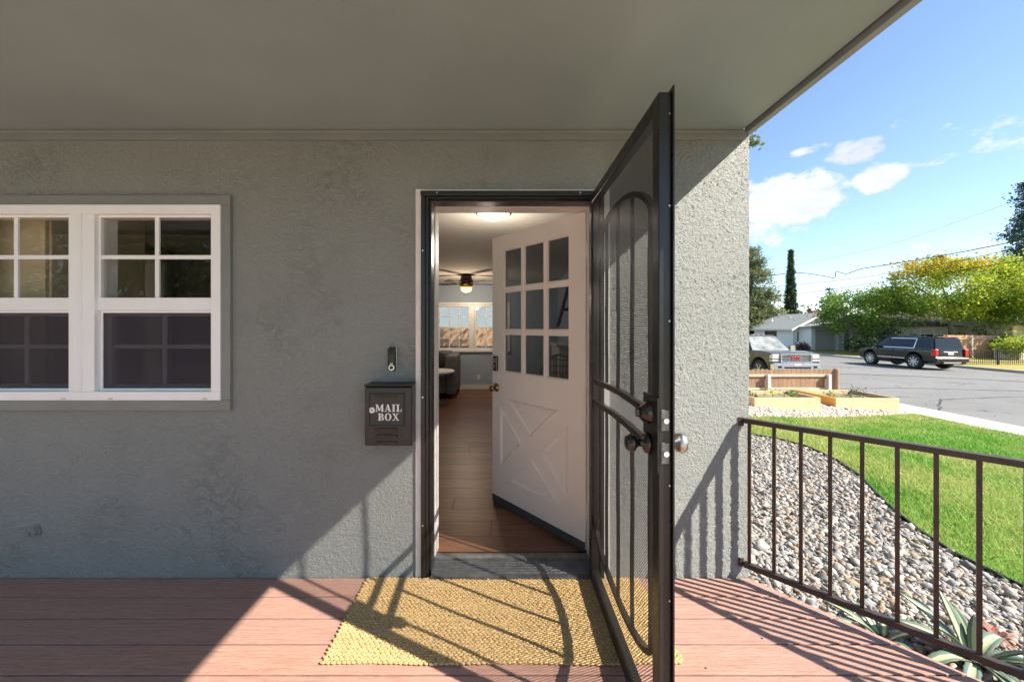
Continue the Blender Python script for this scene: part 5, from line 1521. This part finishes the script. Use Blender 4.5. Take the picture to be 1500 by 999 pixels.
hb_('recess_wall', M['dark_wood'], 37.1, 45, 41.2, 46, FAR_Z, 1.4); hb_('porch_post', M['house_white'], 39.6, 39.75, 39.2, 39.35, FAR_Z, 1.4); hb_('porch_post', M['house_white'], 41.3, 41.45, 39.2, 39.35, FAR_Z, 1.4)
MB().prism([(38.6 - oA.y, 1.41 - oA.z), (47.5 - oA.y, 1.41 - oA.z), (43.4 - oA.y, 2.75 - oA.z)], 37.6 - oA.x, 46 - oA.x, 'yzx').build('roof', M['roof_grey'], hA)
ch = hb_('chimney', M['brick'], 38.55, 39.55, 44.0, 44.8, 1.9, 3.42)
hb_('chimney_cap', M['dark_wood'], 38.5, 39.6, 43.95, 44.85, 3.421, 3.5).parent = hA

hB = empty('grey_house', (43, 38, FAR_Z), 0, 'grey house with white framed window half hidden by trees behind the black vehicle', 'house')
def hB_(n, m, *a): return hb_(n, m, *a, root=hB)
hB_('wall', M['house_grey'], 38.2, 48, 34, 42, FAR_Z, 1.5)
oB = hB.location
MB().prism([(33.3 - oB.y, 1.501 - oB.z), (42.7 - oB.y, 1.501 - oB.z), (38 - oB.y, 2.9 - oB.z)], 37.6 - oB.x, 48.6 - oB.x, 'yzx').build('roof', M['roof_dark'], hB)
wf = MB(); xw0, xw1 = 40.55, 41.95
for q in ((xw0, xw1, 1.25, 1.34), (xw0, xw1, .22, .30), (xw0, xw0 + .09, .30, 1.25), (xw1 - .09, xw1, .30, 1.25), (xw0 + .09, xw1 - .09, .74, .80)):
    wf.box(q[0] - oB.x, q[1] - oB.x, 33.93 - oB.y, 33.998 - oB.y, q[2] - oB.z, q[3] - oB.z)
wf = wf.build('window', M['house_white'], hB)
hB_('pane', M['car_glass'], xw0 + .09, xw1 - .09, 33.97, 33.985, .30, .74).parent = wf; 
hB_('blind', M['garage'], xw0 + .09, xw1 - .09, 33.965, 33.985, .80, 1.25).parent = wf
for o in list(wf.children): o.location = (0, 0, 0)

hC = empty('cream_house', (50, 33, FAR_Z), 0, 'cream walled house at the right edge behind the yellow bush', 'house')
oC = hC.location
MB().box(44.2 - oC.x, 54 - oC.x, 30 - oC.y, 37 - oC.y, 0, 1.55 - oC.z).build('wall', M['house_cream'], hC)
MB().prism([(29.3 - oC.y, 1.551 - oC.z), (37.7 - oC.y, 1.551 - oC.z), (33.5 - oC.y, 2.6 - oC.z)], 43.6 - oC.x, 54.6 - oC.x, 'yzx').build('roof', M['house_grey'], hC)
MB().box(45.3 - oC.x, 46.6 - oC.x, 29.95 - oC.y, 29.998 - oC.y, .3 - oC.z, 1.2 - oC.z).build('window', M['car_glass'], hC)
wh = empty('garden_shed', (40.6, 26.4, FAR_Z), 0, 'white low shed behind the black metal fence at the right edge', 'shed')
MB().box(-1.0, 1.2, -.1, 1.4, 0, .95).build('wall', M['house_white'], wh, bevel=.02); MB().prism([(-.25, .951), (1.55, .951), (.65, 1.3)], -1.1, 1.3, 'yzx').build('roof', M['house_white'], wh)

# tan board fence and black metal fence
wfn = empty('board_fence', (38, 28.2, FAR_Z), 0, 'tall tan board fence behind the black metal fence', 'fence')
x = 36.0; proto = None; rr = random.Random(6)
while x < 41.3:
    if proto is None: proto = MB().box(.006, .144, -.011, .011, .03, 1.84).build('fence_board', M['cedar'], wfn, bevel=.004); o = proto
    else: o = proto.copy(); COL.objects.link(o)
    o.location = (x - 38, rr.uniform(-.004, .004), rr.uniform(-.02, .02)); x += .15
for z in (.25, 1.50): MB().box(-2, 3.3, -.065, -.0145, z, z + .1).build('rail', M['cedar'], wfn)
for x in (36.05, 38.2, 40.9): MB().box(x - 38 - .05, x - 38 + .05, -.15, -.066, 0, 1.8).build('post', M['galv'] if x > 36.5 else M['cedar'], wfn)
bfn = empty('metal_fence', (34, 22.4, FAR_Z), 0, 'low black metal picket fence along the far yard', 'fence')
x0_, x1_ = 30.3, 42.0
for z in (.16, .93): MB().box(x0_ - 34, x1_ - 34, -.018, .018, z, z + .035).build('rail', M['black_metal'], bfn)
proto = None; x = x0_
while x < x1_:
    if proto is None: proto = MB().box(-.010, .010, -.010, .010, .06, .928).build('picket', M['black_metal'], bfn); o = proto
    else: o = proto.copy(); COL.objects.link(o)
    o.location = (x - 34, 0, 0); x += .14
for x in np.arange(x0_, x1_, 2.4): MB().box(x - 34 - .04, x - 34 + .04, -.04, .04, 0, 1.06).build('post', M['black_metal'], bfn)

# ================================================================== trees
def clump_pts(rg, c, radii, nc, per, cr, shell=.55, low=-1.0):
    d = rg.normal(0, 1, (nc, 3)); d /= np.linalg.norm(d, axis=1)[:, None]
    d[:, 2] = np.maximum(d[:, 2], low)
    rad = shell + (1 - shell) * rg.uniform(0, 1, nc) ** .6
    cc = np.array(c) + d * np.array(radii) * rad[:, None]
    sz = cr * rg.uniform(.55, 1.3, nc)
    pts = cc[:, None, :] + rg.normal(0, .5, (nc, per, 3)) * sz[:, None, None] * np.array([1, 1, .72])
    return pts.reshape(-1, 3), cc
def broad_tree(name, x, y, z, th, tr, c, radii, nc, per, cr, leaf, mat, label, seed, cat='tree', group=None, extra=None, shell=.55, low=-1.0):
    rg = np.random.default_rng(seed)
    root = empty(name, (x, y, z), 0, label, cat, group)
    if cat == 'tree': per = int(per * 1.7); leaf *= .82
    pts, cc = clump_pts(rg, c, radii, nc, per, cr, shell, low)
    t = MB(); fork = Vector((rg.normal(0, .12), rg.normal(0, .12), th))
    t.tube([(0, 0, -.1), (tr * .3, 0, th * .35), (-tr * .2, tr * .2, th * .7), fork], [tr * 1.25, tr, tr * .9, tr * .82], 9)
    for k in range(min(11, nc)):
        e = Vector(cc[k * nc // 11 % nc]); m = fork.lerp(e, .5) + Vector((rg.normal(0, .15), rg.normal(0, .15), .1))
        t.tube([fork - Vector((0, 0, .1)), m, e], [tr * .62, tr * .36, tr * .1], 6)
    t.build('trunk', M['bark'], root, smooth=True)
    leaf_quads('crown', pts, leaf, M[mat], root, rg)
    if extra:
        for (c2, r2, nc2, per2, cr2, mat2) in extra:
            per2 = int(per2 * 1.7)
            p2, _ = clump_pts(rg, c2, r2, nc2, per2, cr2, .4, low); leaf_quads('crown', p2, leaf, M[mat2], root, rg)
    return root
def conifer(name, x, y, z, h, r0, mat, label, seed, tiers=16, per=120, leaf=.3, tip=.12, bare=.08, droop=.25, power=.9):
    rg = np.random.default_rng(seed)
    root = empty(name, (x, y, z), 0, label, 'tree')
    t = MB(); t.tube([(0, 0, -.1), (0, 0, h * .5), (0, 0, h * .98)], [r0 * .09 + .04, r0 * .06 + .03, .02], 8); 
    P_ = []; leaf *= .72; per = int(per * 1.9)
    for k in range(tiers):
        u = k / tiers; zz = h * (bare + (1 - bare) * u); rr = r0 * ((1 - u) ** power) + tip
        nb = max(4, int(9 * (1 - u) + 3))
        for b in range(nb):
            a = rg.uniform(0, 6.28); L_ = rr * rg.uniform(.6, 1.12)
            n = int(per * (.35 + .65 * (1 - u)) / 3)
            s_ = rg.uniform(.15, 1, n) ** .7
            px_ = np.cos(a) * L_ * s_; py_ = np.sin(a) * L_ * s_
            pz = zz - droop * L_ * s_ + rg.normal(0, .05 * r0 + .04, n)
            j_ = rg.normal(0, .07 * r0 + .05, (n, 2)); P_.append(np.stack([px_ + j_[:, 0], py_ + j_[:, 1], pz], 1))
            if b % 3 == 0: t.tube([(0, 0, zz), (np.cos(a) * L_ * .8, np.sin(a) * L_ * .8, zz - droop * L_ * .8)], [.04 + r0 * .012, .015], 4)
    t.build('trunk', M['bark'], root)
    leaf_quads('crown', np.concatenate(P_), leaf, M[mat], root, rg, .2, .45)
    return root
def col_at(px, d): return (px - CX) * d / F
def hgt_at(py, d): return CAMZ - (py - CY) * d / F

# street trees across the road
d = 36.5
broad_tree('street_tree', col_at(1247, d), d - 2.044, FAR_Z, 1.9, .14, (1.35, 0, 4.0), (3.6, 3.3, 2.7), 80, 75, .95, .26, 'leaf_green', 'round green street tree right of the single garage door', 31, group='broadleaf trees across the street', extra=[((2.4, -.5, 4.9), (2.2, 2, 1.5), 18, 60, .8, 'leaf_yellow')])
d = 33.5
broad_tree('street_tree', col_at(1393, d), d - 2.044, FAR_Z, 4.3, .17, (.4, 0, 5.7), (5.9, 4.4, 2.8), 115, 85, 1.0, .25, 'leaf_yellow', 'large yellow green tree with orange top behind the board fence', 32, group='broadleaf trees across the street', extra=[((-2.0, -1, 7.8), (3.6, 2.5, .7), 26, 90, .8, 'leaf_gold'), ((2.6, 1, 4.3), (3.6, 4, 1.0), 22, 70, .9, 'leaf_green'), ((-3.4, 0, 4.8), (2.6, 3, 1.2), 14, 60, .8, 'leaf_green')], low=-.8)
d = 31.5
broad_tree('street_tree', col_at(1512, d), d - 2.044, FAR_Z, 2.4, .24, (0, 0, 5.9), (4.4, 4, 2.9), 90, 85, 1.0, .27, 'leaf_yellow', 'tall yellow tree cut by the right edge of the picture', 33, group='broadleaf trees across the street', extra=[((-.6, 0, 3.9), (3.4, 3, 1.6), 30, 90, .9, 'leaf_green')], low=-.6)
d = 44
broad_tree('dense_tree', col_at(1345, d), d - 2.044, FAR_Z, 2.0, .25, (0, 0, 4.4), (6.2, 3, 2.0), 44, 70, 1.1, .32, 'leaf_green', 'dark green tree standing behind the grey house', 34)
# shrubs
for (px, dd, w_, h_, mt, lab) in [(1262, 33.0, 1.15, 1.5, 'leaf_dark', 'dark green shrub below the round street tree'), (1300, 33.6, 1.2, 1.9, 'leaf_dark', 'tall dark shrub left of the grey house behind the vehicle roof'), (1322, 32.9, .7, 1.2, 'leaf_olive', 'olive shrub against the grey house wall'),
                                  (1389, 32.6, .8, 1.6, 'leaf_green', 'bright shrub beside the white framed window'), (1432, 31.8, 1.6, 2.0, 'leaf_dark', 'dark shrub above the board fence'), (1476, 29.6, .6, 1.6, 'leaf_olive', 'olive shrub left of the yellow bush'),
                                  (1490, 28.2, 1.25, 1.7, 'leaf_yellow', 'bright yellow bush behind the metal fence at right'), (1176, 38.6, .3, .55, 'leaf_red', 'small reddish shrub left of the garage door'), (1100, 37.5, .9, 1.5, 'leaf_yellow', 'yellow green shrub beside the stucco wall edge behind the pickup')]:
    x = col_at(px, dd)
    broad_tree('shrub', x, dd - 2.044, FAR_Z, h_ * .35, .05, (0, 0, h_ * .62), (w_, w_, h_ * .5), 26, 70, .5, .17, mt, lab, int(px), 'shrub', 'shrubs across the street', shell=.3)
# conifers
d = 52; conifer('deodar_tree', col_at(1100, d), d - 2.044, FAR_Z, hgt_at(362, d) - FAR_Z, 4.6, 'leaf_olive', 'broad olive conifer left of the narrow cypress', 41, 30, 420, .42, .3, .06, .18, .6)
d = 55; conifer('cypress_tree', col_at(1158.5, d), d - 2.044, FAR_Z, hgt_at(366, d) - FAR_Z, 1.1, 'leaf_cypress', 'narrow dark column cypress behind the white house', 42, 80, 420, .24, .04, .01, -.5, .9)
d = 62; conifer('pine_tree', col_at(1308, d), d - 2.044, FAR_Z, hgt_at(396, d) - FAR_Z, 2.0, 'leaf_blue', 'distant dark conifer tip above the round street tree', 43, 16, 90, .36)
d = 47; conifer('spruce_tree', col_at(1510, d), d - 2.044, FAR_Z, hgt_at(258, d) - FAR_Z, 4.6, 'leaf_blue', 'tall blue green spruce behind the yellow tree at right', 44, 24, 420, .46, .25, .1, .30, .75)
d = 58; conifer('pine_tree', col_at(1215, d), d - 2.044, FAR_Z, hgt_at(418, d) - FAR_Z, 2.4, 'leaf_blue', 'distant blue conifer tip left of the round street tree', 45, 14, 90, .36)
# tree beside the house whose twigs show past the wall corner
broad_tree('yard_tree', 2.75, 6.2, -.35, 2.6, .14, (.2, .3, 5.0), (1.7, 1.6, 1.6), 46, 90, .6, .12, 'leaf_olive', 'olive green tree behind the wall corner with twigs just showing under the eave', 46, extra=[((2.78, 0, 5.86), (.12, .12, .1), 5, 14, .16, 'leaf_olive'), ((2.4, 0, 5.8), (.3, .2, .15), 8, 20, .2, 'leaf_olive')])
leaf_tail = None
# mass of far greenery along the horizon
rgf = np.random.default_rng(77)
ang = rgf.uniform(0, 2 * pi, 900); rad = rgf.uniform(120, 170, 900)
cc = np.stack([rad * np.cos(ang), rad * np.sin(ang), rgf.uniform(0, 7, 900)], 1)
pts = (cc[:, None, :] + rgf.normal(0, 1.6, (900, 34, 3))).reshape(-1, 3)
leaf_quads('distant_woodland', pts, 1.3, M['leaf_dark'], None, rgf)['kind'] = 'stuff'
# greenery of the front yard that the window panes mirror
ang = rgf.uniform(-2.85, -1.95, 420); rad = rgf.uniform(20, 30, 420)
cc = np.stack([rad * np.cos(ang), rad * np.sin(ang), rgf.uniform(-.05, 1, 420) * (8.8 + 1.8 * np.sin(ang * 7) + 1.2 * np.sin(ang * 17)) - .3], 1)
pts = (cc[:, None, :] + rgf.normal(0, .8, (420, 300, 3))).reshape(-1, 3)
leaf_quads('front_yard_greenery', pts, .2, M['leaf_olive'], None, rgf)['kind'] = 'stuff'

# ================================================================== overhead wires
def wire(label, pix, r):
    pts = [Vector((col_at(px, d_), d_ - 2.044, hgt_at(py, d_))) for px, py, d_ in pix]
    fine = []
    for i in range(len(pts) - 1):
        p0 = pts[max(i - 1, 0)]; p1 = pts[i]; p2 = pts[i + 1]; p3 = pts[min(i + 2, len(pts) - 1)]
        for k in range(8):
            t = k / 8
            fine.append(.5 * ((2 * p1) + (p2 - p0) * t + (2 * p0 - 5 * p1 + 4 * p2 - p3) * t * t + (3 * p1 - p0 - 3 * p2 + p3) * t ** 3))
    fine.append(pts[-1])
    o = MB().tube(fine, r, 5).build('power_line', M['wire']); tag(o, label, 'power line', 'power lines over the street')
wire('thickest overhead cable with a small kink over the garage', [(1010, 408, 44), (1100, 406, 40), (1165, 400, 37), (1205, 404, 36), (1222, 407, 35.5), (1225, 398, 35.4), (1240, 401, 35), (1262, 394, 34), (1300, 388, 33), (1400, 371, 29), (1500, 351, 26), (1640, 322, 22)], .034)
wire('cable crossing just under the kinked cable', [(1010, 425, 46), (1100, 422, 42), (1200, 414, 38), (1300, 401, 34), (1400, 383, 30), (1500, 361, 26.5), (1640, 330, 22)], .021)
wire('cable crossing in front of the cypress middle', [(1010, 447, 47), (1165, 431, 41), (1300, 412, 35), (1400, 397, 31), (1500, 381, 27), (1640, 357, 23)], .026)
wire('thin high wire rising steeply to the right edge', [(1020, 424, 60), (1140, 394, 52), (1290, 362, 44), (1470, 301, 36), (1640, 240, 30)], .013)
wire('lowest service wire sloping down towards the white house', [(1010, 408, 46), (1100, 440, 44), (1165, 470, 41.5)], .017)
